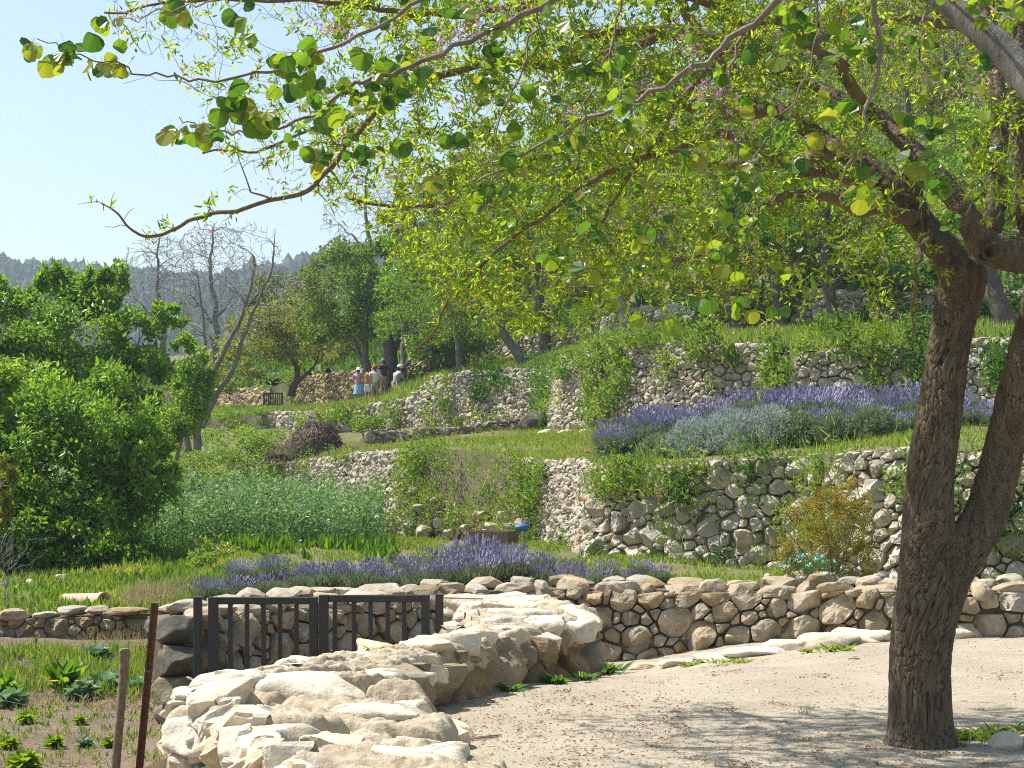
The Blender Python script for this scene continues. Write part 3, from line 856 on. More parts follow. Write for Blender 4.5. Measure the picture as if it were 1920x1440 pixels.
# its garden-side face: tall rocks under the near mass
rowsL = [((x - .04, y, -.7), (x, y, z)) for x, y, z in [(-1.5, 11.5, .36), (-1.95, 11.0, .33), (-2.17, 10.4, .28), (-1.72, 9.8, .28), (-1.36, 8.8, .28), (-1.08, 7.8, .26), (-.9, 7.2, .25)]]
ALL_ = Line(rowsL, 160, raw=True)
build_wall('', '', ALL_, 0, ALL_.len, .19, 32, M['cap'], 2, .65, .0, .014, batter=.06, ux=False, parent=ROOT_A, bulge=1.4, rough=.16)
rowsL = [((x - .02, y, -.55), (x, y, z)) for x, y, z in [(-.3, 16.75, .4), (-.52, 16.2, .44), (-.5, 15.0, .4), (-.5, 13.9, .36), (-.73, 13.1, .35), (-1.02, 12.4, .35), (-1.33, 11.85, .35), (-1.5, 11.5, .35)]]
AL2 = Line(rowsL, 120, raw=True)
build_wall('', '', AL2, 0, AL2.len, .30, 33, M['stone_near'], 1, 1.1, .0, .014, batter=.03, ux=False, parent=ROOT_A)
a_ = Acc()
cv = np.concatenate([np.stack([Lr[::6, 0] * .9 + Rr[::6, 0] * .1, Lr[::6, 1] * .9 + Rr[::6, 1] * .1, np.full(len(Lr[::6]), -.8)], 1)[:, None],
                     (Lr[::6] * .88 + Rr[::6] * .12 - [0, 0, .13])[:, None], (Lr[::6] * .14 + Rr[::6] * .86 - [0, 0, .13])[:, None],
                     np.stack([Lr[::6, 0] * .14 + Rr[::6, 0] * .86, Lr[::6, 1] * .14 + Rr[::6, 1] * .86, np.full(len(Lr[::6]), -.8)], 1)[:, None]], 1)
nn = len(cv); i = np.arange(nn - 1)[:, None] * 4; j = np.arange(3)[None, :]
a_.add(cv.reshape(-1, 3) - locA, np.stack([i + j, i + j + 1, i + 4 + j + 1, i + 4 + j], -1).reshape(-1, 4))
obj('wall_core', a_.mesh('wall_core'), M['bank'], ROOT_A)

# terrace walls
build_wall('terrace_wall', 'pale dry stone terrace wall on the left above the tall bean crop', DL, 440, 768, .165, 41, M['stone'], 1, 1.25, .15, .012)
build_wall('terrace_wall', 'narrow receding stone wall end between overgrown ramp and larger boulders', DL, 955, 1094, .15, 42, M['stone'], 1, 1.3, .0, .012)
build_wall('terrace_wall', 'sunlit wall of large round boulders right of centre above the lower lavender', DL, 1090, 1500, .205, 43, M['stone'], 2, 1.15, .45, .016, bulge=1.5)
build_wall('terrace_wall', 'stone terrace wall passing behind the forked tree trunk', DL, 1520, 2100, .19, 44, M['stone'], 1, 1.2, .2, .014, bulge=1.3)
build_wall('terrace_wall', 'upper terrace wall of squared grey blocks behind the right lavender', EL, 1476, 1735, .225, 45, M['stone'], 1, 1.15, .0, .014)
build_wall('terrace_wall', 'short upper wall seen between the two stems of the forked tree', EL, 1780, 2100, .2, 46, M['stone'], 1, 1.15, .0, .014)
build_wall('terrace_wall', 'tall upper terrace wall of thin stones above the silvery shrubs', EL, 1160, 1445, .17, 47, M['stone'], 1, 1.2, .1, .012)
build_wall('terrace_wall', 'jutting wall corner at the left end of the upper lavender', EL, 1022, 1110, .17, 48, M['stone'], 1, 1.2, .1, .012)
build_wall('terrace_wall', 'shaded terrace wall in the middle distance under the leafy trees', EL, 772, 1012, .19, 49, M['stone'], 1, 1.2, .1, .012)
build_wall('terrace_wall', 'low overgrown retaining wall below the group of people', EL, 485, 770, .2, 50, M['stone'], 1, 1.2, .0, .012, maxp=150)
build_wall('terrace_wall', 'warm coloured dry stone wall directly behind the group of people', GL, 540, 800, .21, 51, M['stone_gold'], 1, 1.3, .0, .012)
build_wall('terrace_wall', 'golden stone wall beside the small far iron gate', GL, 390, 500, .26, 52, M['stone_gold'], 1, 1.3, .0, .012, maxp=120)
build_wall('terrace_wall', 'highest stone wall among the shaded hillside trunks', GL, 860, 2000, .23, 53, M['stone'], 1, 1.25, .0, .012, maxp=300)
# kerb wall on the middle terrace
KL = Line([(684, 43, 828, 806), (760, 43.5, 828, 806), (860, 44, 823, 800), (940, 44.5, 817, 786), (1015, 44.5, 815, 776)], 100)
w = build_wall('kerb_wall', 'long low mossy stone kerb across the middle terrace beside the compost heap', KL, 686, 985, .2, 54, M['stone_near'], 1, 1.4, .0, .012)
wall_core(w, KL, .1, KL.len - .5, .08, .4)
tag(rock_obj('boulder', P(1000, 793, 44.2), (.75, .8, .62), 61, M['stone_dark'], sub=3), 'big dark boulder at the right end of the mossy kerb', 'boulder')
a = Acc()
for k, (x, w_) in enumerate([(1030, .6), (1062, .55), (1095, .5)]):
    rock_geo(a, P(x, 812, 40.5 - k * .3), (w_, .4, .2), 70 + k, 2, Matrix.Identity(3), 6, .06, .9)
tag(obj('kerb_blocks', a.mesh('kerb_blocks'), M['cap']), 'pale limestone kerb slab at the left tip of upper lavender', 'kerb')
E2 = Line([(395, 63, 800, 775), (440, 62, 800, 772), (545, 60, 793, 770)], 60)
build_wall('terrace_wall', 'small pale stone ledge below the far iron gate', E2, 398, 543, .25, 55, M['stone'], 1, 1.2, .0, .012, maxp=120)

# ------------------------------------------------------------------ branching: shoots grow from the nearest wood towards targets
class Wood:
    def __init__(s):
        s.pts, s.rad, s.dir = [], [], []
        s.lines = []
    def add(s, pts, r0, r1):
        pts = np.asarray(pts, dtype=float); m = len(pts)
        rr = r0 + (r1 - r0) * np.linspace(0, 1, m) ** .8
        T = unit(np.gradient(pts, axis=0))
        s.lines.append((pts, rr))
        s.pts.append(pts); s.rad.append(rr); s.dir.append(T)
    def arr(s):
        return np.concatenate(s.pts), np.concatenate(s.rad), np.concatenate(s.dir)
    def grow(s, targets, r, rk=.008, rmin=.003, arch=.12, wig=.05, step=.12, maxr=.04, skip=None, batch=40, tipf=.3):
        targets = np.asarray(targets)
        A, Rr, D = s.arr()
        d = np.array([np.min(np.sum((A - t) ** 2, axis=1)) for t in targets])
        order = np.argsort(d)
        out = []
        newA, newR, newD = [A], [Rr], [D]
        for bi, ti in enumerate(order):
            if bi % batch == 0:
                A = np.concatenate(newA); Rr = np.concatenate(newR); D = np.concatenate(newD)
                newA, newR, newD = [A], [Rr], [D]
            t = targets[ti]
            v = t - A; dist = np.linalg.norm(v, axis=1)
            cost = dist * (1.25 - .35 * np.sum(v / np.maximum(dist, 1e-6)[:, None] * D, axis=1))
            k = int(np.argmin(cost)); L = dist[k]
            if L < .04: continue
            n = max(4, int(L / step) + 2)
            p0 = A[k]; p1 = p0 + D[k] * L * .35 + np.array([0, 0, arch * L]); p2 = t
            f = np.linspace(0, 1, n)[:, None]
            pts = p0 * (1 - f) ** 2 + 2 * p1 * f * (1 - f) + p2 * f ** 2
            w = np.cumsum(r.normal(size=(n, 3)), axis=0) * wig * L / n ** .5
            w -= f * w[-1] * .6
            w[0] = 0
            pts = pts + w * np.minimum(1, f * 3)
            r0 = min(Rr[k] * .75, rmin + rk * L, maxr); r1 = max(rmin * .6, r0 * tipf)
            rr = r0 + (r1 - r0) * np.linspace(0, 1, n)
            T = unit(np.gradient(pts, axis=0))
            s.lines.append((pts, rr)); s.pts.append(pts); s.rad.append(rr); s.dir.append(T)
            newA.append(pts); newR.append(rr); newD.append(T)
            out.append((pts, rr, T))
        return out
    def geo(s, acc, lines=None, minsides=3):
        for pts, rr in (lines if lines is not None else s.lines):
            m = rr.max()
            tube_geo(acc, pts, rr, 8 if m > .03 else (5 if m > .009 else minsides), .5, cap=m > .01)

def px_poly(poly, x, y):
    inside = False; n = len(poly)
    for i in range(n):
        x1, y1 = poly[i]; x2, y2 = poly[(i + 1) % n]
        if (y1 > y) != (y2 > y) and x < (x2 - x1) * (y - y1) / (y2 - y1) + x1: inside = not inside
    return inside

def region_pts(poly, n, Y0, Y1, r, dens=None):
    xs = [p[0] for p in poly]; ys = [p[1] for p in poly]; out = []
    while len(out) < n:
        x, y = r.uniform(min(xs), max(xs)), r.uniform(min(ys), max(ys))
        if px_poly(poly, x, y) and (dens is None or r.uniform() < dens(x, y)):
            out.append(P(x, y, r.uniform(Y0, Y1)))
    return np.array(out)

def leaves_on(acc, shoots, r, per, L, W, shape='lance', start=.35, spread=.9, up=.3, fold=.2, droop=.1, rfun=None, off=.02, face=None):
    C, D, N = [], [], []
    for pts, rr, T in shoots:
        n = max(1, int(r.poisson(per)))
        f = start + (1 - start) * r.uniform(size=n) ** .7
        i = np.clip((f * (len(pts) - 1)).astype(int), 0, len(pts) - 1)
        C.append(pts[i] + r.normal(size=(n, 3)) * off)
        D.append(T[i] * .6 + rdir(r, n) * spread + np.array([0, 0, up * .3]))
    C = np.concatenate(C); D = np.concatenate(D); n = len(C)
    N = rdir(r, n, up * 2) if face is None else rdir(r, n) + np.asarray(face)
    leaf_geo(acc, C, D, N, L * r.uniform(.6, 1.25, n), W * r.uniform(.7, 1.2, n), shape, fold, r.uniform(size=n) if rfun is None else rfun(n), droop)
    return n

# ------------------------------------------------------------------ the forked tree at the right
r = R(5)
TY = 10.34
def pl(rows, Y=TY):
    """rows of photo x, y, width, (depth) -> points and radii"""
    pts = np.array([P(q[0], q[1], q[3] if len(q) > 3 else Y) for q in rows])
    rad = np.array([q[2] / 2 / FPX * (q[3] if len(q) > 3 else Y) for q in rows])
    return pts, rad
stem_l = pl([(1728, 1440, 175), (1727, 1398, 140), (1725, 1350, 120), (1724, 1250, 114), (1733, 1160, 118), (1743, 1090, 118), (1742, 1010, 102), (1742, 920, 90), (1752, 830, 86), (1766, 740, 82), (1777, 660, 78), (1791, 590, 80), (1804, 535, 88), (1806, 500, 78)])
stem_r = pl([(1752, 1150, 90), (1775, 1080, 92), (1812, 1025, 86), (1845, 970, 80), (1868, 900, 76), (1888, 820, 74, 10.3), (1912, 720, 72, 10.2), (1938, 620, 70, 10.1), (1958, 530, 70, 10.0), (1950, 470, 60, 9.95), (1925, 380, 46, 9.95), (1915, 250, 40, 10), (1912, 120, 34, 10), (1925, -40, 28, 10.1), (1960, -220, 22, 10.2)])
limb1 = pl([(1800, 520, 78), (1775, 475, 66, 10.4), (1735, 430, 58, 10.5), (1690, 375, 52, 10.7), (1645, 325, 46, 10.9), (1590, 290, 40, 11.1), (1520, 245, 34, 11.3), (1450, 200, 30, 11.5), (1390, 150, 27, 11.7), (1335, 90, 24, 11.9), (1290, 30, 21, 12.1), (1250, -60, 18, 12.2)])
limb2 = pl([(1958, 478, 72, 10.0), (1905, 478, 68, 9.95), (1850, 462, 62, 9.9), (1818, 415, 50, 9.85), (1785, 365, 44, 9.9), (1735, 305, 38, 10.0), (1680, 250, 34, 10.2), (1625, 205, 32, 10.4), (1560, 180, 30, 10.6), (1480, 140, 28, 10.9), (1400, 95, 26, 11.2), (1300, 60, 24, 11.4), (1190, 60, 20, 11.5), (1080, 65, 16, 11.6)])
limb3 = pl([(1850, 455, 44, 9.95), (1866, 390, 42, 10.1), (1868, 320, 36, 10.3), (1876, 230, 34, 10.5), (1866, 130, 30, 10.7), (1850, 20, 26, 10.9), (1820, -120, 22, 11)])
stub1 = pl([(1722, 405, 44, 10.55), (1712, 360, 34, 10.4), (1706, 325, 32, 10.3)])
stub2 = pl([(1862, 468, 40, 9.85), (1862, 470, 34, 9.74)])
ALMOND = empty('forked_tree', tuple(P(1728, 1395, TY)))
tag(ALMOND, 'big tree with plated brown bark and two stems forking low on the path', 'tree')
locT = np.array(ALMOND.location)
acc = Acc()
skel = []
for (pts, rad), m in ((stem_l, 70), (stem_r, 70), (limb1, 60), (limb2, 60), (limb3, 40), (stub1, 8), (stub2, 4)):
    q = resample(np.column_stack([pts, rad]), m)
    cut = q[:, 3] > .040
    q = q[:max(3, int(np.argmin(cut)) if not cut.all() else m)]
    skel.append(q)
    tube_geo(acc, q[:, :3], q[:, 3], 20)
# flare of the roots and the swollen knot at the crotch
for k in range(5):
    a = k * 1.25 + .4
    b = P(1728, 1395, TY)
    tube_geo(acc, [b + [0, 0, .22], b + [math.cos(a) * .13, math.sin(a) * .13, .05], b + [math.cos(a) * .24, math.sin(a) * .24, -.06]], [.10, .075, .03], 10)
V, T = ico(3)
acc.add(V * [.14, .14, .10] + P(1806, 512, TY), None, T)
acc.add(V * [.16, .15, .16] + P(1783, 1030, TY), None, T)
me = acc.mesh('trunk')
tmp = bpy.data.objects.new('tmp', me); COL.objects.link(tmp)
md = tmp.modifiers.new('r', 'REMESH'); md.mode = 'VOXEL'; md.voxel_size = .0065
md = tmp.modifiers.new('s', 'SMOOTH'); md.factor = .5; md.iterations = 10
dg = bpy.context.evaluated_depsgraph_get()
me2 = bpy.data.meshes.new_from_object(tmp.evaluated_get(dg))
bpy.data.objects.remove(tmp)
nvt = len(me2.vertices)
co = np.zeros(nvt * 3); no = np.zeros(nvt * 3)
me2.vertices.foreach_get('co', co); me2.vertices.foreach_get('normal', no)
co = co.reshape(-1, 3); no = no.reshape(-1, 3)
SK = np.concatenate([q[:, :3] for q in skel]); ST = np.concatenate([unit(np.gradient(q[:, :3], axis=0)) for q in skel])
disp = np.zeros(nvt); plate = np.zeros(nvt)
for c0 in range(0, nvt, 4000):
    c = co[c0:c0 + 4000]
    d2 = ((c[:, None, :] - SK[None]) ** 2).sum(-1)
    w = 1 / (d2 + .004) ** 2; w /= w.sum(1, keepdims=True)
    t = unit(w @ ST)
    al = (c * t).sum(1)
    q = (c - t * (al * .66)[:, None]) / .025
    for k in range(len(c)):
        v = Vector(q[k])
        v += noise.noise_vector(v * .5) * .7
        ds = noise.voronoi(v)[0]
        e = min(1, max(0, (ds[1] - ds[0]) / .20)); plate[c0 + k] = e if c[k][2] < 2.75 else .5 + .5 * e
        disp[c0 + k] = .0085 * (e * e * (3 - 2 * e)) * (1.0 if c[k][2] < 2.7 else .55) + .004 * noise.fractal(v * 1.6, 1, 2, 2) + .006 * noise.fractal(v * .12, 1, 2, 2)
co2 = co + no * (disp - .006)[:, None]
# hollow of the sawn knot
hc = P(1861, 469, 9.70); dd = np.linalg.norm((co2 - hc)[:, [0, 2]], axis=1)
msk = (dd < .035) & (np.abs(co2[:, 1] - hc[1]) < .2) & (no[:, 1] < -.2)
co2[msk, 1] += (.06 * (1 - (dd[msk] / .035) ** 2)) ** 1.0
me2.vertices.foreach_set('co', (co2 - locT).ravel())
me2.polygons.foreach_set('use_smooth', np.ones(len(me2.polygons), dtype=bool))
me2.update()
me2.materials.clear()
at_ = me2.attributes.new('plate', 'FLOAT', 'POINT'); at_.data.foreach_set('value', plate.astype(np.float32))
obj('trunk', me2, M['bark'], ALMOND)

wood = Wood()
for (pts, rad), m in ((stem_l, 60), (stem_r, 60), (limb1, 60), (limb2, 60), (limb3, 40)):
    q = resample(np.column_stack([pts, rad]), m)
    keep = q[:, 3] < .046
    wood.pts.append(q[::2, :3]); wood.rad.append(q[::2, 3]); wood.dir.append(unit(np.gradient(q[:, :3], axis=0))[::2])
    if keep.sum() > 3:
        a = Acc(); tube_geo(a, q[keep, :3] - locT, q[keep, 3], 12, wob=.05, r=r)
        obj('limb', a.mesh('limb', True), M['limb'], ALMOND)
# remove low trunk from what shoots may grow from
A_, R_, D_ = wood.arr(); ok = A_[:, 2] > 2.7
wood.pts, wood.rad, wood.dir = [A_[ok]], [R_[ok]], [D_[ok]]
# long hand-placed boughs
boughs = [
    [(1300, 60, 24, 11.4), (1180, 90, 18, 11.0), (1040, 110, 16, 10.6), (900, 120, 14, 10.3), (790, 165, 13, 10.0), (700, 225, 12, 9.9), (640, 285, 11, 9.8), (600, 335, 10, 9.8), (550, 375, 9, 9.8), (480, 392, 8, 9.8), (400, 408, 8, 9.9), (330, 430, 7, 10.0), (280, 443, 6, 10.0), (245, 437, 5, 10.0), (215, 412, 4, 10.0), (185, 392, 3, 10.0)],
    [(1590, 290, 30, 11.1), (1480, 300, 22, 11.4), (1380, 310, 20, 11.6), (1270, 310, 17, 11.8), (1170, 290, 15, 12), (1060, 285, 13, 12), (960, 320, 11, 12), (860, 380, 9, 11.8), (760, 385, 7, 11.6), (650, 380, 5, 11.5)],
    [(1450, 200, 28, 11.5), (1330, 215, 22, 11.9), (1210, 175, 18, 12.2), (1080, 130, 15, 12.4), (960, 120, 13, 12.5), (820, 140, 10, 12.6), (690, 200, 8, 12.6), (590, 240, 6, 12.5), (480, 285, 5, 12.4), (380, 290, 4, 12.4)],
    [(1480, 140, 24, 10.9), (1360, 30, 20, 10.6), (1220, -30, 17, 10.4), (1060, -20, 14, 10.2), (900, 20, 12, 10), (740, 20, 10, 9.9), (600, 5, 8, 9.8), (450, 0, 6, 9.8), (300, 5, 5, 9.8), (190, 25, 4, 9.8)],
    [(1645, 325, 34, 10.9), (1560, 330, 26, 10.4), (1470, 310, 22, 10.1), (1380, 255, 18, 9.8), (1280, 270, 14, 9.6), (1190, 310, 11, 9.5), (1080, 350, 9, 9.4), (990, 420, 8, 9.4), (930, 480, 7, 9.4), (860, 560, 6, 9.4), (800, 630, 5, 9.4), (775, 660, 4, 9.4)],
    [(1722, 405, 34, 10.55), (1660, 395, 26, 10.2), (1600, 390, 22, 10.0), (1530, 360, 18, 9.9), (1450, 380, 14, 9.8), (1380, 430, 11, 9.8), (1310, 470, 8, 9.8), (1240, 500, 6, 9.8)],
    [(1735, 430, 24, 10.5), (1720, 480, 9, 9.9), (1712, 540, 8, 9.7), (1716, 590, 6, 9.7), (1712, 640, 4, 9.7)],
    [(1625, 205, 26, 10.4), (1540, 90, 20, 10.1), (1440, 40, 16, 9.9), (1320, 150, 12, 9.6), (1240, 250, 9, 9.5), (1150, 380, 7, 9.5), (1090, 470, 5, 9.5)],
    [(1250, -60, 18, 12.2), (1100, -180, 16, 12), (900, -230, 13, 12), (700, -200, 10, 12)],
    [(1850, 20, 26, 10.9), (1700, -120, 20, 11.4), (1500, -220, 16, 11.9), (1300, -260, 12, 12.4)],
    [(1912, 120, 30, 10), (1800, 50, 20, 9.6), (1650, 40, 14, 9.4), (1500, 90, 10, 9.3)],
]
for bw in boughs:
    pts, rad = pl(bw)
    q = resample(np.column_stack([pts, rad]), len(bw) * 7)
    wob = np.array([[fbm((p[0] * 2.4, p[1] * 2.4, p[2] * 2.4 + k * 31), 3) for k in range(3)] for p in q[:, :3]])
    q[:, :3] += wob * .05
    wood.pts.append(q[:, :3]); wood.rad.append(q[:, 3]); wood.dir.append(unit(np.gradient(q[:, :3], axis=0)))
    a = Acc(); tube_geo(a, q[:, :3] - locT, np.maximum(q[:, 3], .004), 9, wob=.04, r=r)
    obj('limb', a.mesh('limb', True), M['limb'] if rad[0] > .03 else M['twig'], ALMOND)
CROWN = [(180, 20), (300, -120), (800, -330), (1400, -380), (2100, -300), (2100, 380), (1900, 430), (1740, 560), (1650, 640), (1560, 600), (1480, 560), (1350, 580), (1240, 620), (1120, 610), (1010, 640), (900, 620), (820, 560), (740, 480), (640, 420), (560, 330), (420, 330), (330, 300), (420, 220), (300, 150)]
def dens(x, y):
    d = 1.0
    if x < 760: d *= .32 + .4 * max(0, (x - 500) / 260)
    if y < -30: d *= .7
    if y > 420: d *= .62
    if x > 1450: d *= .6
    if x > 1650: d *= .6
    return d
sh1 = wood.grow(region_pts(CROWN, 360, 8.9, 12.9, r, dens), r, .009, .004, .10, .10, .10, .02)
sh2 = wood.grow(region_pts(CROWN, 2300, 8.7, 13.1, r, dens), r, .0075, .0034, .06, .16, .06, .009)
# short shoots all along the wood
A_, R_, D_ = wood.arr()
small = np.where((R_ < .022))[0]
pick = r.choice(small, 4200)
sh3 = wood.grow(A_[pick] + rdir(r, 4200, .15) * r.uniform(.08, .28, (4200, 1)), r, .007, .0024, .05, .16, .05, .005, batch=4000)
HIGH = [(200, -60), (1600, -60), (1500, -700), (500, -700)]  # upper crown out of view, added to dapple the path with shade
shh = wood.grow(region_pts(HIGH, 200, 9.2, 13.4, r), r, .009, .004, .10, .10, .14, .02)
shh += wood.grow(region_pts(HIGH, 520, 9.2, 13.4, r), r, .007, .003, .05, .12, .12, .01)
a = Acc(); wood.geo(a)
o = obj('twigs', a.mesh('twigs', True, locT), M['twig'], ALMOND); o['kind'] = 'stuff'
a = Acc()
vis = lambda s: True
def sparse(shoots, left=.45):
    out = []
    for s_ in shoots:
        p = s_[0][-1]; x = HX + p[0] / p[1] * FPX
        if x < 620 and r.uniform() > left: continue
        out.append(s_)
    return out
n1 = leaves_on(a, sparse(sh2), r, 9, .054, .017, 'lance', .3, 1.3, .4, .25, .06)
n2 = leaves_on(a, sparse(sh3, .5), r, 9, .052, .0165, 'lance', .2, 1.3, .4, .25, .06)
n3 = leaves_on(a, sparse(sh1), r, 10, .054, .017, 'lance', .4, 1.3, .4, .25, .06)
leaves_on(a, shh, r, 10, .075, .024, 'lance', .2, 1.2, .4, .2, .08)
o = obj('leaves', a.mesh('leaves', True, locT), M['almond'], ALMOND); o['kind'] = 'stuff'
print('almond leaves', n1 + n2 + n3)

# ------------------------------------------------------------------ judas tree leaning in from the right, over the camera side
r = R(8)
JUDAS = empty('judas_tree', (3.6, 6.9, 0))
tag(JUDAS, 'judas tree leaning in from upper right with grey limb, large round leaves and pink blossom', 'tree')
locJ = np.array(JUDAS.location)
jt = [np.array([3.6, 6.9, -.1]), np.array([3.55, 6.9, .9]), np.array([3.4, 7.0, 1.9]), np.array([3.05, 7.0, 2.9]), P(2110, 340, 7.1), P(1980, 215, 7.2), P(1905, 125, 7.3), P(1830, 50, 7.4), P(1755, -10, 7.5), P(1650, -90, 7.6), P(1520, -150, 7.8), P(1350, -190, 8.0)]
jr = [.12, .10, .095, .085, .075, .068, .066, .06, .05, .042, .034, .026]
q = resample(np.column_stack([jt, jr]), 80)
a = Acc(); tube_geo(a, q[:, :3] - locJ, q[:, 3], 16, wob=.03, r=r)
obj('trunk', a.mesh('trunk', True), M['greybark'], JUDAS)
jw = Wood(); jw.pts.append(q[30:, :3]); jw.rad.append(q[30:, 3]); jw.dir.append(unit(np.gradient(q[:, :3], axis=0))[30:])
jb = [
    [(1520, -150, 26, 7.8), (1500, -40, 16, 7.9), (1395, 60, 12, 8.0), (1290, 130, 10, 8.0), (1180, 195, 8, 8.1), (1080, 235, 7, 8.1), (980, 290, 6, 8.2), (880, 350, 5, 8.2), (800, 400, 3, 8.2)],
    [(1350, -190, 22, 8.0), (1180, -80, 15, 7.9), (1010, 15, 12, 7.8), (870, 80, 10, 7.8), (760, 130, 8, 7.8), (660, 160, 7, 7.8), (560, 230, 6, 7.8), (460, 247, 5, 7.8), (390, 240, 4, 7.8), (335, 226, 3, 7.8)],
    [(1180, -80, 14, 7.9), (980, -60, 11, 7.7), (800, 0, 9, 7.6), (640, 80, 8, 7.5), (540, 128, 6, 7.5), (440, 143, 6, 7.5), (340, 147, 5, 7.5), (230, 125, 4, 7.5), (130, 95, 3, 7.5), (65, 72, 2, 7.5)],
    [(980, -60, 10, 7.7), (760, -50, 8, 7.5), (560, -10, 6, 7.4), (430, 0, 5, 7.4), (300, 25, 4, 7.4), (215, 38, 3, 7.4)],
    [(1650, -90, 20, 7.6), (1640, 20, 9, 7.7), (1650, 90, 7, 7.7), (1640, 160, 6, 7.7), (1610, 260, 5, 7.7), (1580, 350, 4, 7.7), (1585, 420, 3, 7.7)],
    [(1395, 60, 9, 8.0), (1360, 180, 6, 8.2), (1385, 300, 5, 8.3), (1400, 400, 4, 8.3), (1430, 470, 3, 8.3)],
    [(1180, -80, 9, 7.9), (1150, 60, 6, 8.0), (1100, 200, 5, 8.0), (1085, 330, 4, 8.1), (1090, 450, 3, 8.1), (1080, 490, 2, 8.1)],
    [(1520, -150, 9, 7.8), (1540, 0, 6, 7.6), (1520, 130, 5, 7.6), (1440, 260, 4, 7.6), (1400, 400, 3, 7.7), (1410, 520, 3, 7.7), (1395, 590, 2, 7.7)],
    [(1755, -10, 10, 7.5), (1720, 60, 7, 7.4), (1740, 150, 6, 7.4), (1790, 250, 4, 7.4), (1760, 290, 3, 7.4)],
    [(1010, 15, 8, 7.8), (985, 120, 5, 7.9), (940, 220, 4, 7.9), (920, 330, 3, 7.9), (910, 420, 2, 7.9)],
    [(1755, -10, 10, 7.5), (1860, 20, 7, 7.2), (1900, 40, 5, 7.0)],
]
for bw in jb:
    pts, rad = pl(bw); rad = rad * .72
    q = resample(np.column_stack([pts, np.maximum(rad, .0022)]), len(bw) * 5)
    jw.add(q[:, :3] + r.normal(size=(len(q), 3)) * .009, q[0, 3], q[-1, 3])
JC = [(420, 60), (700, -60), (1300, -150), (1880, -100), (1880, 330), (1680, 420), (1500, 560), (1250, 600), (1060, 480), (880, 440), (720, 350), (500, 240)]
jsh = jw.grow(region_pts(JC, 130, 7.1, 8.8, r), r, .004, .0022, -.12, .08, .08, .006)
a = Acc(); jw.geo(a)
o = obj('twigs', a.mesh('twigs', True, locJ), M['twig'], JUDAS); o['kind'] = 'stuff'
# round leaves: clusters hung on the shoots
def round_leaf(seed):
    rr = R(seed); n = 18; V = [(0, 0, 0)]
    for k in range(n + 1):
        t = -math.pi + 2 * math.pi * k / n
        rad = .5 * (1 - .42 * math.exp(-((abs(t) - math.pi) / .38) ** 2)) * (1 + .04 * rr.normal())
        V.append((rad * math.cos(t) + .38, rad * math.sin(t) * 1.04, 0))
    V = np.array(V)
    c1, c2 = rr.uniform(.3, 1.5), rr.uniform(-.2, .6)
    V[:, 2] = .6 * c1 * V[:, 1] ** 2 - c2 * (V[:, 0] - .4) ** 2 + .02 * rr.normal(size=len(V))
    T = np.array([[0, k, k + 1] for k in range(1, n + 1)])
    a = Acc(); rv = rr.uniform(); a.add(V, None, T, rv); a.add([[-.45, 0, .05], [-.45, .015, .05], [0, .015, .01], [0, 0, .01]], [[0, 1, 2, 3]], None, rv)
    me = a.mesh('leaf', False); me.materials.append(M['judas'])
    return me
LM = [round_leaf(300 + k) for k in range(14)]
def put_leaf(p, size, rr, d=None):
    o = bpy.data.objects.new('leaf', LM[int(rr.integers(len(LM)))])
    z = unit(rr.normal(size=3) * .75 + np.array([-.1, -.9, .25]))
    x = unit(rr.normal(size=3) * .55 + np.array([0, 0, -.8])) if d is None else d
    x = unit(x - z * (x @ z)); y = np.cross(z, x)
    m = Matrix(((x[0], y[0], z[0], p[0] - locJ[0]), (x[1], y[1], z[1], p[1] - locJ[1]), (x[2], y[2], z[2], p[2] - locJ[2]), (0, 0, 0, 1)))
    COL.objects.link(o); o.parent = JUDAS
    o.matrix_basis = m @ Matrix.Scale(size, 4)
spots = [(x, y, 7.5, n) for x, y, n in [(60, 80, 3), (95, 105, 4), (120, 95, 3), (150, 75, 2), (170, 115, 2), (205, 122, 4), (235, 115, 2), (205, 35, 4), (325, 232, 2), (360, 240, 4), (400, 235, 3), (420, 185, 4), (445, 170, 3), (470, 205, 3), (500, 215, 3), (320, 10, 2), (340, 14, 2),
        (590, 285, 4), (610, 290, 2), (555, 140, 4), (530, 100, 3), (575, 90, 2), (620, 210, 3), (465, 55, 2), (450, 20, 2)]]
spots += [(x, y, 7.9, n) for x, y, n in [(690, 90, 3), (740, 110, 4), (780, 120, 4), (770, 170, 4), (700, 40, 3), (790, 60, 3), (1025, 0, 3), (1075, 35, 3), (850, 255, 4), (960, 220, 4), (870, 260, 2), (755, 265, 3), (820, 330, 4), (870, 365, 3), (970, 320, 3), (950, 290, 2), (1075, 245, 2), (1190, 215, 4), (1225, 315, 2), (1180, 420, 4), (1050, 470, 5), (1085, 500, 3), (1020, 470, 3), (1210, 430, 3), (1110, 380, 2), (770, 345, 2), (1590, 40, 4), (1560, 50, 3), (1610, 80, 4), (1575, 110, 3), (1560, 190, 5), (1600, 185, 3), (1690, 215, 4), (1400, 80, 3), (1300, 75, 3), (1360, 65, 2), (1300, 285, 4), (1310, 290, 2), (1400, 300, 3), (1415, 310, 2), (1500, 280, 2), (1510, 290, 3), (1730, 290, 4), (1760, 285, 3), (1710, 305, 3), (1600, 350, 5), (1640, 360, 4), (1330, 445, 3), (1360, 450, 3), (1550, 260, 3), (1395, 545, 4), (1420, 570, 4), (1320, 560, 3), (1500, 510, 3), (1530, 520, 2), (1380, 500, 3), (1840, 30, 3), (1900, 20, 4), (1870, 50, 3), (1455, 110, 3), (1735, 100, 2), (1840, 160, 2), (1855, 215, 2), (1230, 590, 2), (1215, 600, 1)]]
cnt = 0
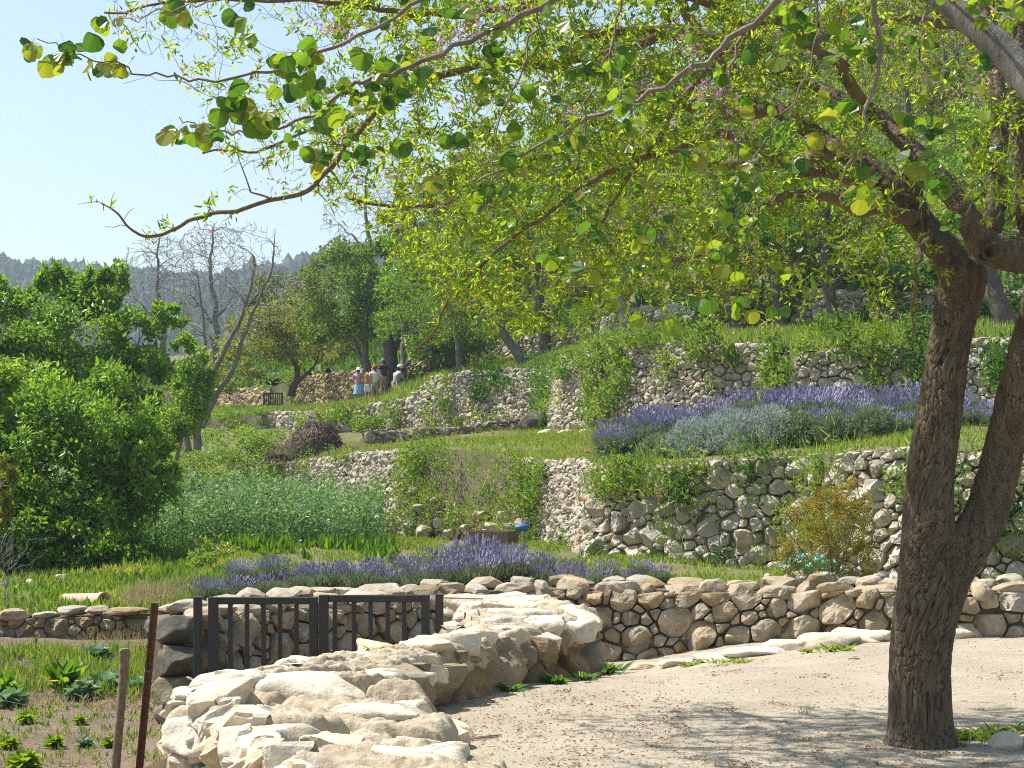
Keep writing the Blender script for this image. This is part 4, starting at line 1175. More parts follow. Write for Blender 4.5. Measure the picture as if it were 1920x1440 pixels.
for x, y, Y, n in spots:
    n = n + 2 if x < 640 else max(1, n - 1)
    for k in range(n):
        if cnt >= 296: break
        put_leaf(P(x + r.normal() * 11, y + r.normal() * 9 + 6, Y + r.normal() * .12), r.uniform(.055, .10), r); cnt += 1
print('judas leaves', cnt)
a = Acc(); VL, TL = [], []
for me_ in LM:
    vv = np.zeros(len(me_.vertices) * 3); me_.vertices.foreach_get('co', vv); VL.append(vv.reshape(-1, 3)[:20])
TT = np.array([[0, k, k + 1] for k in range(1, 19)])
for pts, rr_, T_ in jsh:
    for _ in range(int(r.poisson(5.5))):
        p = pts[int(r.uniform(.35, 1) * (len(pts) - 1))] + r.normal(size=3) * [.03, .03, .02] + [0, 0, -.02]
        z = unit(r.normal(size=3) * .9 + np.array([-.1, -.8, .3])); x = unit(r.normal(size=3) * .6 + np.array([0, 0, -.7])); x = unit(x - z * (x @ z)); y = np.cross(z, x)
        a.add(VL[int(r.integers(len(VL)))] * r.uniform(.035, .075) @ np.stack([x, y, z]) + p, None, TT, r.uniform())
o = obj('small_leaves', a.mesh('small_leaves', False, locJ), M['judas'], JUDAS); o['kind'] = 'stuff'
# pink blossom bunches
a = Acc()
for x, y, n in [(820, 80, 60), (870, 65, 50), (900, 60, 40), (890, 30, 30), (805, 110, 40), (1330, 165, 40), (1340, 155, 30), (1300, 95, 35), (1290, 60, 25), (880, 190, 25), (1210, 165, 20), (1370, 195, 25), (1395, 245, 18), (1365, 255, 14), (1640, 60, 14), (1660, 70, 14), (1800, 170, 30), (1845, 145, 20), (1525, 265, 14), (1440, 375, 16), (1390, 460, 18), (1720, 70, 14), (640, 60, 25), (600, 45, 20), (960, 15, 30), (1070, 210, 18), (1230, 400, 14), (1480, 180, 12), (270, 30, 16), (378, 65, 14), (640, 50, 20), (385, 430, 14), (515, 345, 14)]:
    c = P(x, y, 7.9) + r.normal(size=(n, 3)) * [.045, .045, .028]
    leaf_geo(a, c, rdir(r, n, -.3), rdir(r, n), .02 * r.uniform(.7, 1.3, n), .011, 'kite', .3, r.uniform(size=n))
o = obj('blossom', a.mesh('blossom', False, locJ), M['pinkf'], JUDAS); o['kind'] = 'stuff'

# ------------------------------------------------------------------ vegetation helpers
def tufts(acc, B, r, k, L, W, lean=.5, shape='blade', droop=.25, rnd=None, spread=.03):
    n = len(B)
    C = np.repeat(B, k, axis=0) + r.normal(size=(n * k, 3)) * [spread, spread, 0]
    a = r.uniform(0, 2 * math.pi, n * k); le = np.abs(r.normal(size=n * k)) * lean
    D = np.stack([np.cos(a) * le, np.sin(a) * le, np.ones(n * k)], 1)
    N = np.stack([np.cos(a), np.sin(a), np.full(n * k, .3)], 1) + r.normal(size=(n * k, 3)) * .3
    rv = r.uniform(size=n * k) if rnd is None else np.clip(np.repeat(rnd, k) + r.normal(size=n * k) * .15, 0, 1)
    leaf_geo(acc, C, D, N, L * r.uniform(.5, 1.3, n * k), W * r.uniform(.7, 1.2, n * k), shape, .15, rv, droop)

def cloud(acc, c, rad, n, r, L, W, shape='kite', up=.5, clumps=40, clump_r=.28, surf=.75, rv=None, fold=.2, droop=.05, zmin=None):
    """leaf clumps spread through an ellipsoid, denser near its skin, with gaps between clumps"""
    c, rad = np.asarray(c, float), np.asarray(rad, float)
    d = rdir(r, clumps, .1); f = r.uniform(size=clumps) ** (1 / 3) * (1 - surf) + surf * r.uniform(.72, 1.0, clumps)
    cc = c + d * f[:, None] * rad
    tone = r.uniform(size=clumps)
    k = r.integers(clumps, size=n)
    off = rdir(r, n) * r.uniform(size=(n, 1)) ** .5 * clump_r * rad * r.uniform(.6, 1.3, (clumps, 1))[k]
    C = cc[k] + off
    if zmin is not None: C[:, 2] = np.maximum(C[:, 2], zmin + r.uniform(0, .1, n))
    D = unit(off) * .6 + rdir(r, n, .1)
    N = rdir(r, n, up) + unit(off) * .5
    v = np.clip(tone[k] * .5 + r.uniform(size=n) * .5, 0, 1) if rv is None else rv(n)
    leaf_geo(acc, C, D, N, L * r.uniform(.6, 1.3, n), W * r.uniform(.7, 1.25, n), shape, fold, v, droop)
    return cc

def leafy_tree(name, label, base, stems, crowns, n, L, W, mat, bark, seed, group=None, clumps=60, clump_r=.26, shape='kite', rb=.006, tg=70, cat='tree'):
    r = R(seed)
    root = empty(name, tuple(base)); tag(root, label, cat, group)
    loc = np.array(root.location)
    wd = Wood()
    a = Acc()
    for pts, r0, r1 in stems:
        q = resample(np.asarray(pts, float), len(pts) * 6)
        q += np.array([[fbm((p[0] * 1.3, p[1], p[2] * 1.3 + k * 17), 2) for k in range(3)] for p in q]) * r0 * .5
        wd.add(q, r0, r1)
    for pts, rr in wd.lines:
        tube_geo(a, pts - loc, rr, 10, wob=.05, r=r)
    obj('trunk', a.mesh('trunk', True), bark, root)
    nst = len(wd.lines)
    a = Acc(); tot = sum(float(np.prod(c[1])) ** .66 for c in crowns)
    tgt = []
    for c, rad in crowns:
        w = float(np.prod(rad)) ** .66 / tot
        cc = cloud(a, c, rad, int(n * w), r, L, W, shape, .5, max(8, int(clumps * w)), clump_r)
        tgt.append(cc[: max(4, int(tg * w))])
    wd.grow(np.concatenate(tgt), r, rb, .006, .1, .08, .25, .08)
    o = obj('crown', a.mesh('crown', False, loc), mat, root); o['kind'] = 'stuff'
    b = Acc(); wd.geo(b, wd.lines[nst:])
    o = obj('branches', b.mesh('branches', True, loc), bark, root); o['kind'] = 'stuff'
    return root

def px_ell(x, y, Y, rx, ry, dy=None):
    """ellipsoid seen as rx by ry photo pixels"""
    k = Y / FPX
    return (P(x, y, Y), (rx * k, (dy if dy else rx * k), ry * k))

# ------------------------------------------------------------------ trees on the left
s28 = 28 / FPX
leafy_tree('broadleaf_tree', 'dense glossy green tree nearest on the left above the vegetable plot', P(110, 1075, 28), [([P(110, 1078, 28), P(120, 1000, 28), P(130, 920, 28), P(140, 820, 28)], .12, .03), ([P(112, 1075, 28), P(200, 980, 27.8), P(260, 900, 27.6)], .06, .02), ([P(108, 1070, 28), P(40, 960, 28), P(0, 850, 28.2)], .06, .02)],
           [px_ell(110, 905, 28, 190, 165, 1.5), px_ell(40, 790, 28.2, 130, 110), px_ell(190, 800, 27.6, 110, 110), px_ell(265, 880, 27.4, 78, 100), px_ell(-90, 900, 28, 170, 190), px_ell(90, 1000, 27.3, 150, 75), px_ell(300, 870, 27.8, 40, 50), px_ell(120, 900, 27.8, 110, 100), px_ell(230, 960, 27.3, 80, 70), px_ell(10, 960, 27.2, 120, 90), px_ell(170, 1035, 27, 110, 45), px_ell(-20, 1040, 27, 110, 55)],
           52000, .12, .06, M['fig'], M['greybark'], 101, clumps=300, clump_r=.28)
leafy_tree('broadleaf_tree', 'taller feathery green tree at the left edge rising against the far ridge', P(150, 960, 37), [([P(150, 965, 37), P(155, 850, 37), P(150, 740, 37), P(120, 600, 37)], .14, .03), ([P(155, 860, 37), P(220, 740, 36.6), P(260, 640, 36.4)], .07, .02), ([P(152, 870, 37), P(60, 740, 37), P(20, 640, 37)], .07, .02)],
           [px_ell(140, 640, 37, 120, 100), px_ell(85, 545, 37, 32, 66), px_ell(130, 560, 37.2, 40, 60), px_ell(205, 560, 37, 42, 70), px_ell(170, 540, 36.8, 20, 50), px_ell(20, 620, 37, 60, 70), px_ell(10, 560, 37, 26, 40), px_ell(245, 640, 36.5, 58, 56), px_ell(310, 590, 36.6, 46, 22), px_ell(275, 700, 36.4, 52, 66), px_ell(100, 720, 37, 150, 70), px_ell(235, 790, 36.5, 80, 70), px_ell(-60, 650, 37, 90, 120)],
           36000, .13, .064, M['fig'], M['greybark'], 102, clumps=230, clump_r=.3)
leafy_tree('sapling', 'light green sapling between the left trees and the bare stemmed tree', P(330, 860, 41), [([P(330, 862, 41), P(345, 800, 41), P(355, 740, 41)], .05, .015)],
           [px_ell(345, 760, 41, 38, 50), px_ell(370, 700, 41, 38, 45), px_ell(310, 800, 41, 40, 36), px_ell(345, 650, 41, 26, 26), px_ell(380, 755, 40.6, 20, 26)], 5200, .12, .06, M['fig'], M['greybark'], 103, clumps=60, clump_r=.34)
leafy_tree('shrub', 'yellowish shrub at the left edge of the picture under the dense tree', P(-10, 960, 25.5), [([P(-10, 1000, 25.5), P(-5, 930, 25.5)], .02, .01)], [px_ell(-5, 920, 25.5, 36, 70)], 1500, .09, .05, M['yellowish'], M['twig'], 104, clumps=20, cat='shrub')

# bare trees
def bare_tree(name, label, stems, poly, n1, n2, Y0, Y1, seed, mat, group=None, rk=.010, rmin=.008, arch=-.12, scale=1.0):
    r = R(seed)
    base = stems[0][0][0]
    root = empty(name, tuple(base)); tag(root, label, 'tree', group); loc = np.array(base)
    wd = Wood(); a = Acc()
    for pts, r0, r1 in stems:
        q = resample(np.asarray(pts, float), len(pts) * 7)
        q += np.array([[fbm((p[0] * 1.5, p[1], p[2] * 1.5 + k * 17), 3) for k in range(3)] for p in q]) * .06 * scale
        wd.add(q, r0, r1); tube_geo(a, q - loc, r0 + (r1 - r0) * np.linspace(0, 1, len(q)) ** .8, 10, wob=.06, r=r)
    obj('trunk', a.mesh('trunk', True), M['greybark'] if mat is None else mat, root)
    k = len(wd.lines)
    wd.grow(region_pts(poly, n1, Y0, Y1, r), r, rk, rmin, arch, .035, .2 * scale, .05)
    wd.grow(region_pts(poly, n2, Y0, Y1, r), r, rk * .6, rmin * .75, arch, .04, .15 * scale, .02)
    b = Acc(); wd.geo(b, wd.lines[k:])
    o = obj('twigs', b.mesh('twigs', True, loc), M['barebark'], root); o['kind'] = 'stuff'
    return root
Yb = 44
bare_tree('bare_tree', 'leafless tree with several curving grey stems left of the compost heap',
          [([P(368, 842, Yb), P(374, 790, Yb), P(395, 715, Yb), P(425, 650, Yb), P(450, 600, Yb), P(470, 545, Yb), P(476, 480, Yb)], .11, .03), ([P(352, 845, Yb), P(345, 790, Yb), P(338, 745, Yb), P(335, 715, Yb)], .10, .05), ([P(376, 800, Yb), P(378, 730, Yb), P(384, 650, Yb), P(380, 590, Yb), P(372, 520, Yb)], .07, .02),
           ([P(380, 800, Yb), P(402, 750, Yb), P(440, 690, Yb), P(455, 640, Yb), P(472, 590, Yb), P(496, 540, Yb), P(515, 470, Yb)], .08, .025), ([P(360, 760, Yb), P(352, 715, Yb), P(375, 680, Yb)], .06, .02)],
          [(290, 560), (260, 470), (330, 430), (400, 440), (470, 410), (520, 430), (540, 520), (600, 540), (520, 620), (420, 620), (330, 640)], 110, 800, Yb - 1.5, Yb + 1.5, 111, M['greybark'], rk=.012, rmin=.013)
for k, (x, yb_, yt, Y, wd_, lab) in enumerate([(300, 700, 430, 92, 80, 'hazy leafless tree behind the tall left tree, against the ridge'), (400, 700, 410, 86, 80, 'hazy leafless tree behind the bare grey stems'), (690, 560, 290, 105, 95, 'large pale leafless tree on the slope against the sky gap'), (760, 520, 250, 112, 70, 'leafless hillside tree near the top of the sky gap')]):
    bare_tree('bare_tree', lab, [([P(x, yb_, Y), P(x + 5, (yb_ * 2 + yt) / 3, Y), P(x - 6, (yb_ + 2 * yt) / 3, Y), P(x, yt + 20, Y)], .22, .04), ([P(x, (yb_ * 2 + yt) / 3, Y), P(x - wd_ * .5, (yb_ + yt) / 2, Y)], .10, .03), ([P(x, (yb_ * 2 + yt) / 3, Y), P(x + wd_ * .5, (yb_ + yt) / 2, Y)], .10, .03)],
              [(x - wd_, (yb_ + yt) / 2), (x - wd_ * .8, yt + 30), (x - 10, yt), (x + wd_ * .7, yt + 20), (x + wd_, (yb_ + yt) / 2), (x + wd_ * .5, yb_ - 60), (x - wd_ * .5, yb_ - 60)], 80, 800, Y - 3, Y + 3, 120 + k, M['greybark'], 'leafless trees in the haze', rk=.010, rmin=.022, scale=2)

# trees in the middle distance
leafy_tree('grove_tree', 'yellow green tree beside the far iron gate with crooked trunk', P(548, 742, 66.5), [([P(545, 745, 66.5), P(556, 700, 66.5), P(545, 672, 66.5), P(520, 640, 66.5)], .17, .05), ([P(552, 720, 66.5), P(585, 690, 66.5), P(600, 660, 66.5)], .08, .03)],
           [px_ell(480, 640, 66, 75, 48), px_ell(560, 630, 66, 60, 45), px_ell(440, 700, 66, 52, 35), px_ell(530, 590, 67, 70, 40)], 6500, .17, .09, M['yellowish'], M['darkbark'], 131, clumps=90, clump_r=.36)
leafy_tree('grove_tree', 'airy olive green tree leaning over the people on the terrace', P(700, 745, 61), [([P(705, 748, 61), P(690, 700, 61), P(668, 650, 61), P(655, 600, 61)], .17, .06), ([P(688, 700, 61), P(684, 650, 61), P(690, 590, 61), P(700, 520, 61)], .16, .05)],
           [px_ell(640, 540, 61, 72, 80), px_ell(690, 600, 61, 55, 46), px_ell(600, 600, 61.5, 46, 46), px_ell(700, 490, 62, 40, 50)], 7500, .16, .085, M['mid'], M['greybark'], 132, clumps=100, clump_r=.32)
leafy_tree('grove_tree', 'dense bright green tree on a thick pollarded trunk behind the people', P(735, 745, 60), [([P(735, 748, 60), P(735, 700, 60), P(730, 655, 60), P(722, 640, 60)], .26, .24), ([P(733, 662, 60), P(760, 620, 60), P(790, 580, 60)], .12, .04), ([P(733, 662, 60), P(730, 600, 60)], .1, .03)],
           [px_ell(780, 560, 60, 70, 85), px_ell(830, 600, 59.5, 62, 48), px_ell(750, 610, 59.5, 50, 36), px_ell(820, 500, 60.5, 60, 60), px_ell(760, 480, 61, 46, 50)], 11000, .16, .085, M['fig'], M['darkbark'], 133, clumps=150, clump_r=.28)
leafy_tree('grove_tree', 'grey trunked tree just right of the seated people', P(757, 742, 58.5), [([P(757, 744, 58.5), P(758, 700, 58.5), P(753, 660, 58.5), P(760, 600, 58.5)], .16, .07)], [px_ell(800, 650, 58, 40, 24), px_ell(860, 640, 58, 44, 28)], 2600, .15, .08, M['fig'], M['greybark'], 134, clumps=40, clump_r=.35)
mt = [(985, 690, 51, [(985, 690), (965, 655), (935, 615), (905, 580)], .20, 'leaning grey trunk tree on the terrace edge in the middle'), (1020, 690, 50, [(1020, 690), (1016, 620), (1010, 540), (1000, 470)], .24, 'upright dark trunk tree beside the leaning one'), (1175, 632, 48.5, [(1176, 634), (1165, 580), (1160, 530), (1165, 470)], .17, 'slender pale trunk tree above the tall thin stoned wall'),
      (1390, 632, 44, [(1390, 634), (1380, 600), (1372, 560), (1390, 500)], .30, 'stout dark trunk tree behind the upper terrace edge'), (1465, 615, 43, [(1468, 618), (1462, 580), (1450, 530), (1440, 470)], .17, 'dark trunk tree left of the highest wall corner'), (1560, 606, 42, [(1562, 608), (1556, 560), (1548, 500), (1550, 430)], .18, 'dark trunk tree growing in front of the highest wall'),
      (1885, 625, 36, [(1888, 628), (1872, 570), (1855, 510), (1840, 440)], .26, 'dark leaning trunk seen between the stems of the forked tree'), (860, 690, 55, [(862, 692), (858, 650), (850, 600)], .14, 'thin trunk tree left of the shaded terrace wall')]
for k, (x, y, Y, st, r0, lab) in enumerate(mt):
    kk = Y / FPX
    top = st[-1]
    rr = R(140 + k)
    leafy_tree('grove_tree', lab, P(x, y, Y), [([P(a, b, Y) for a, b in st], r0, r0 * .45), ([P(*st[-2], Y), P(st[-2][0] + 60, st[-2][1] - 70, Y)], r0 * .5, r0 * .2)],
               [px_ell(top[0] + rr.normal() * 20, top[1] - 60, Y + 1, 110, 90), px_ell(top[0] - 70, top[1] + 10, Y + 1, 70, 48), px_ell(top[0] + 80, top[1] - 10, Y + .5, 75, 55), px_ell(top[0] + rr.normal() * 30, top[1] - 170, Y + 1.5, 90, 70)],
               6500, .13, .065, [M['mid'], M['fig'], M['mid'], M['yellowish'], M['mid'], M['fig'], M['fig'], M['mid']][k], [M['greybark'], M['darkbark'], M['barebark'], M['darkbark'], M['darkbark'], M['darkbark'], M['darkbark'], M['greybark']][k], 150 + k, clumps=80, clump_r=.34)
ordn = ['first', 'second', 'third', 'fourth', 'fifth', 'sixth', 'seventh', 'eighth', 'ninth', 'tenth', 'eleventh', 'twelfth', 'thirteenth', 'fourteenth', 'fifteenth', 'sixteenth', 'seventeenth', 'eighteenth', 'nineteenth', 'twentieth', 'twenty-first', 'twenty-second', 'twenty-third', 'twenty-fourth', 'twenty-fifth', 'twenty-sixth', 'twenty-seventh', 'twenty-eighth', 'twenty-ninth', 'thirtieth']
rr = R(160)
hs = [(900, 470, 72), (960, 330, 92), (1030, 420, 66), (1080, 240, 104), (1120, 470, 60), (1180, 320, 84), (1240, 430, 62), (1290, 200, 100), (1330, 400, 58), (1400, 300, 78), (1450, 120, 98), (1500, 390, 56), (1560, 250, 74), (1620, 420, 50), (1650, 110, 88), (1700, 330, 62), (1770, 200, 72), (1830, 400, 48), (1880, 270, 60), (1930, 90, 80), (1530, 30, 104), (1600, 180, 92), (1720, 20, 100), (1810, 90, 90), (1880, -10, 96), (1380, 60, 110), (1180, 120, 112), (1740, 210, 66), (1690, 130, 78), (1800, 110, 64)]
for k, (x, y, Y) in enumerate(sorted(hs)):
    c = P(x, y, Y); gz = T4.near(c[0], Y)
    b = np.array([c[0], Y, gz - .1])
    hh = max(2.0, c[2] - gz)
    cr = [px_ell(x, y, Y, 95 * 60 / Y + 30, 75 * 60 / Y + 25), px_ell(x - 60 * 60 / Y, y + 45 * 60 / Y, Y - .5, 75 * 60 / Y, 55 * 60 / Y), px_ell(x + 70 * 60 / Y, y + 30 * 60 / Y, Y + .5, 80 * 60 / Y, 60 * 60 / Y), px_ell(x, y + 110 * 60 / Y, Y - 1, 90 * 60 / Y, 50 * 60 / Y)]
    leafy_tree('hillside_tree', '%s tree from the left among the bushy trees covering the upper slope' % ordn[k], b, [([b, b + [.1, 0, hh * .5], b + [-.1, 0, hh]], .2, .06)], cr, 6000, .15 * Y / 60, .09 * Y / 60,
               [M['mid'], M['yellowish'], M['olive'], M['mid'], M['yellowish']][k % 5], M['darkbark'], 170 + k, 'bushy trees covering the upper slope', clumps=70, clump_r=.34)

for k, (x, y, Y, mt_, lab) in enumerate([(590, 560, 80, 'olive', 'dull olive tree at the left foot of the wooded slope'), (640, 500, 88, 'olive', 'olive tree above the airy terrace tree'), (700, 560, 74, 'mid', 'bushy tree filling the gap behind the pollarded trunk'), (850, 460, 76, 'mid', 'full green tree right of the dense bright one'), (900, 560, 66, 'fig', 'dark green tree between the pollard and the leaning trunk'), (780, 400, 96, 'olive', 'round tree on the skyline below the canopy'), (870, 330, 104, 'mid', 'skyline tree half hidden by the canopy'), (640, 650, 72, 'yellowish', 'yellow green bush above the warm stone wall'), (520, 560, 90, 'olive', 'greyish tree behind the yellow green one')]):
    c = P(x, y, Y); gz = T4.near(c[0], Y); b = np.array([c[0], Y, gz - .1]); hh = max(1.5, c[2] - gz); g_ = 60 / Y
    leafy_tree('slope_tree', lab, b, [([b, b + [.1, 0, hh * .5], b + [-.1, 0, hh]], .18, .06)], [px_ell(x, y, Y, 80 * g_, 70 * g_), px_ell(x - 55 * g_, y + 40 * g_, Y - .5, 60 * g_, 50 * g_), px_ell(x + 60 * g_, y + 30 * g_, Y + .5, 64 * g_, 56 * g_), px_ell(x, y + 95 * g_, Y - 1, 85 * g_, 50 * g_)], 5200, .14 * Y / 60, .08 * Y / 60, M[mt_], M['darkbark'], 230 + k, 'trees on the lower slope', clumps=70, clump_r=.33)

# ------------------------------------------------------------------ ground cover, weeds on walls
def loft_pts(T, n, r, a0=0, a1=1, b0=0, b1=1, sel=None):
    p = T.pt(r.uniform(a0, a1, n), r.uniform(b0, b1, n))
    if sel is not None:
        x = HX + p[:, 0] / p[:, 1] * FPX
        p = p[sel(x, p)]
    return p
r = R(201)
inview = lambda x, p: (x > -120) & (x < 2040)
a = Acc()
p = loft_pts(T2, 30000, r, sel=lambda x, p: inview(x, p) & (p[:, 1] < 50) & ~((x > 640) & (x < 1130) & (p[:, 1] > 40) & (r.uniform(size=len(x)) < .75)))
nz = np.array([fbm((q[0] * .5, q[1] * .3, 11), 3) for q in p])
p = p[nz + r.normal(size=len(p)) * .15 > -.3]
tufts(a, p, r, 4, .10, .018, .9)
tag(obj('terrace_grass', a.mesh('terrace_grass'), M['grass']), 'short bright grass covering the middle terrace', 'grass', kind='stuff')
a = Acc()
p = loft_pts(T3, 16000, r, sel=inview)
tufts(a, p, r, 4, .22, .03, .6)
p = loft_pts(T4, 26000, r, 0, 1, 0, .55, sel=inview)
tufts(a, p, r, 3, .45, .12, .9, rnd=np.full(len(p), .12))
tag(obj('hillside_grass', a.mesh('hillside_grass'), M['weed']), 'rough green undergrowth on the upper terraces and hillside', 'undergrowth', kind='stuff')

def wall_weeds(acc, line, xa, xb, f0, f1, n, r, L=.12, W=.04, out=(.02, .3), mode='leaf', fpow=1.0, clumps=None):
    ua, ub = line.ux(xa), line.ux(xb)
    n = int(n * (.21 if line is DL else (.17 if f1 - f0 < .9 else .36)))
    k = clumps or max(3, int(n / 45))
    cu, cf = r.uniform(ua, ub, k), f0 + (f1 - f0) * r.uniform(size=k) ** fpow
    i = r.integers(k, size=n)
    sz = r.uniform(.5, 1.3, k)[i]
    u = cu[i] + r.normal(size=n) * .16 * sz; f = cf[i] + r.normal(size=n) * .09 * sz
    p = line.S(u, f, r.uniform(out[0], out[1], n) * sz)
    tone = r.uniform(size=k)[i]
    nn = line.at(line.n, u)
    D = nn * .5 + rdir(r, n, .35) if mode == 'leaf' else nn * .35 + rdir(r, n) * .5 + np.array([0, 0, .7])
    N = rdir(r, n, .6) + nn * .3
    leaf_geo(acc, p, D, N, L * r.uniform(.5, 1.3, n), W * r.uniform(.7, 1.2, n), 'kite' if mode == 'leaf' else 'blade', .2, np.clip(tone * .6 + r.uniform(size=n) * .4, 0, 1), .15)

r = R(210); a = Acc(); b = Acc()
for xa, xb, f0, f1, n in [(735, 1010, .0, 1.08, 16000), (740, 800, .3, 1.0, 1500), (960, 1010, .4, 1.05, 1500), (440, 560, .55, 1.1, 2200), (560, 770, .92, 1.06, 1200), (1090, 1180, .75, 1.1, 1800), (1130, 1330, .72, 1.08, 3200), (1250, 1330, .3, .8, 1000), (1330, 1500, .9, 1.06, 1200), (1400, 1480, .3, .7, 400), (1480, 1560, .1, 1.0, 1800), (1560, 1720, .6, 1.05, 700), (1780, 1920, .25, .75, 1600), (1700, 1920, .9, 1.05, 400), (985, 1090, 0, .12, 300), (1090, 1480, -.02, .12, 900)]:
    wall_weeds(a if r.uniform() < .65 or n > 5000 else b, DL, xa, xb, f0, f1, n, r, .11, .038)
    wall_weeds(a, DL, xa, xb, f0, f1, n // 2, r, .22, .012, (.0, .25), 'blade')
tag(obj('wall_weeds', a.mesh('wall_weeds'), M['weed']), 'mixed green weeds overgrowing the middle terrace walls and ramp', 'weeds', kind='stuff')
tag(obj('wall_shrubs', b.mesh('wall_shrubs'), M['weed_dark']), 'darker leafy plants rooted in gaps of the middle walls', 'weeds', kind='stuff')
a = Acc(); b = Acc()
for xa, xb, f0, f1, n, dark in [(1100, 1175, .1, 1.15, 4200, 0), (1025, 1060, .2, .95, 1200, 0), (1060, 1110, .5, 1.0, 1200, 0), (1225, 1260, .55, 1.05, 700, 0), (1305, 1345, .3, 1.05, 900, 0), (1440, 1482, .0, 1.0, 2200, 0), (1345, 1430, .75, .95, 800, 0), (1010, 1030, .0, 1.1, 2000, 1), (1720, 1790, .2, 1.3, 2600, 1), (1860, 1960, .2, 1.3, 1800, 1), (880, 1010, .55, 1.2, 3000, 1), (800, 840, .2, .9, 900, 0), (840, 920, .1, .9, 1500, 1), (610, 770, .0, 1.0, 3600, 0), (200, 500, -.2, 1.3, 5000, 0), (560, 620, .2, 1.2, 900, 0), (1560, 1700, .75, 1.1, 900, 0), (1640, 1720, .3, 1.0, 800, 0), (1160, 1480, .98, 1.25, 3500, 0), (1480, 1720, 1.0, 1.5, 3600, 0), (780, 1020, -.05, .15, 1500, 0)]:
    wall_weeds(b if dark else a, EL, xa, xb, f0, f1, n, r, .16, .06, (.02, .45))
    wall_weeds(b if dark else a, EL, xa, xb, f0, f1, n // 3, r, .30, .02, (.0, .3), 'blade')
for xa, xb, f0, f1, n, dark in [(770, 870, -.4, 1.2, 3000, 1), (200, 400, -.2, 1.4, 4000, 0), (440, 570, .9, 1.5, 1600, 0), (535, 560, 0, 1.2, 600, 0), (870, 1160, .6, 1.5, 2600, 0), (1290, 1400, -.2, 1.1, 2600, 1), (1400, 1500, .0, 1.4, 1800, 0), (1620, 2000, .0, 1.8, 6000, 1), (900, 1160, -.3, .2, 1500, 0), (1160, 1620, -.3, .1, 1500, 0)]:
    wall_weeds(b if dark else a, GL, xa, xb, f0, f1, n, r, .2, .08, (.02, .8))
tag(obj('wall_weeds', a.mesh('wall_weeds'), M['weed']), 'fresh green weeds spilling over the upper terrace walls', 'weeds', kind='stuff')
tag(obj('wall_shrubs', b.mesh('wall_shrubs'), M['weed_dark']), 'dark green shrubby growth shading the upper walls', 'shrubs', kind='stuff')
# mound of weeds at the left end of the middle terrace
a = Acc()
for x, y, Y, rx, ry, n in [(400, 880, 46.5, 70, 45, 2600), (470, 850, 46, 70, 45, 2600), (520, 845, 45.5, 50, 40, 1600), (350, 915, 48, 50, 35, 1400), (440, 905, 45.2, 60, 34, 2000), (500, 890, 44.2, 40, 36, 1500), (560, 850, 45, 60, 16, 1200), (380, 845, 49, 60, 26, 1400), (330, 870, 50, 60, 30, 1400), (440, 815, 52, 70, 14, 1200), (400, 930, 46, 60, 20, 900)]:
    c, rad = px_ell(x, y, Y, rx, ry, 1.2)
    cloud(a, c, rad, n, r, .11, .05, 'kite', .6, 34, .34, .7)
tag(obj('weed_mound', a.mesh('weed_mound'), M['weed']), 'leafy mound of weeds tumbling over the left end of the terrace', 'weeds', kind='stuff')
# lower terrace: weeds by the pipe, grass behind the boundary wall
a = Acc()
p = loft_pts(T1, 60000, r, sel=lambda x, p: (x > -60) & (x < 420) & (p[:, 1] > 20.3) & (p[:, 1] < 31))
nz = np.array([fbm((q[0] * 1.1, q[1] * .8, 3), 3) for q in p])
hi = p[nz > -.1]
tufts(a, hi, r, 3, .15, .025, .8, 'blade', .35, rnd=np.clip(.4 + nz[nz > -.1] * .6, 0, 1))
tufts(a, p[::2], r, 3, .13, .075, 1.1, 'kite', .3, rnd=np.clip(.35 + nz[::2] * .8, 0, 1))
p = loft_pts(T1, 34000, r, sel=lambda x, p: (x > 420) & (x < 1950) & (p[:, 1] > 17.6) & (p[:, 1] < 37))
p = p[np.array([fbm((q[0] * .7, q[1] * .35, 4), 2) for q in p]) + r.normal(size=len(p)) * .1 > -.05]
tufts(a, p, r, 3, .08, .02, .9)
tag(obj('terrace_weeds', a.mesh('terrace_weeds'), M['grass']), 'lush green weeds and grass covering the lower terrace', 'weeds', kind='stuff')
a = Acc(); rr = R(333)
for k in range(95):
    q = T1.pt(np.array([rr.uniform(.28, .5)]), np.array([rr.uniform(0, .35)]))[0]
    x = HX + q[0] / q[1] * FPX
    if not (-60 < x < 400) or q[1] < 20.5: continue
    s = rr.uniform(.12, .34)
    cloud(a, q + [0, 0, s * .4], (s, s, s * .8), int(300 * s / .25), rr, .085, .045, 'kite', .5, 9, .5, .6, rv=lambda n, v=rr.uniform(): np.clip(v * .8 + rr.uniform(size=n) * .3, 0, 1), zmin=q[2])
tag(obj('leafy_weeds', a.mesh('leafy_weeds'), M['weed']), 'leafy weed clumps around the clay pipe on the lower terrace', 'weeds', kind='stuff')
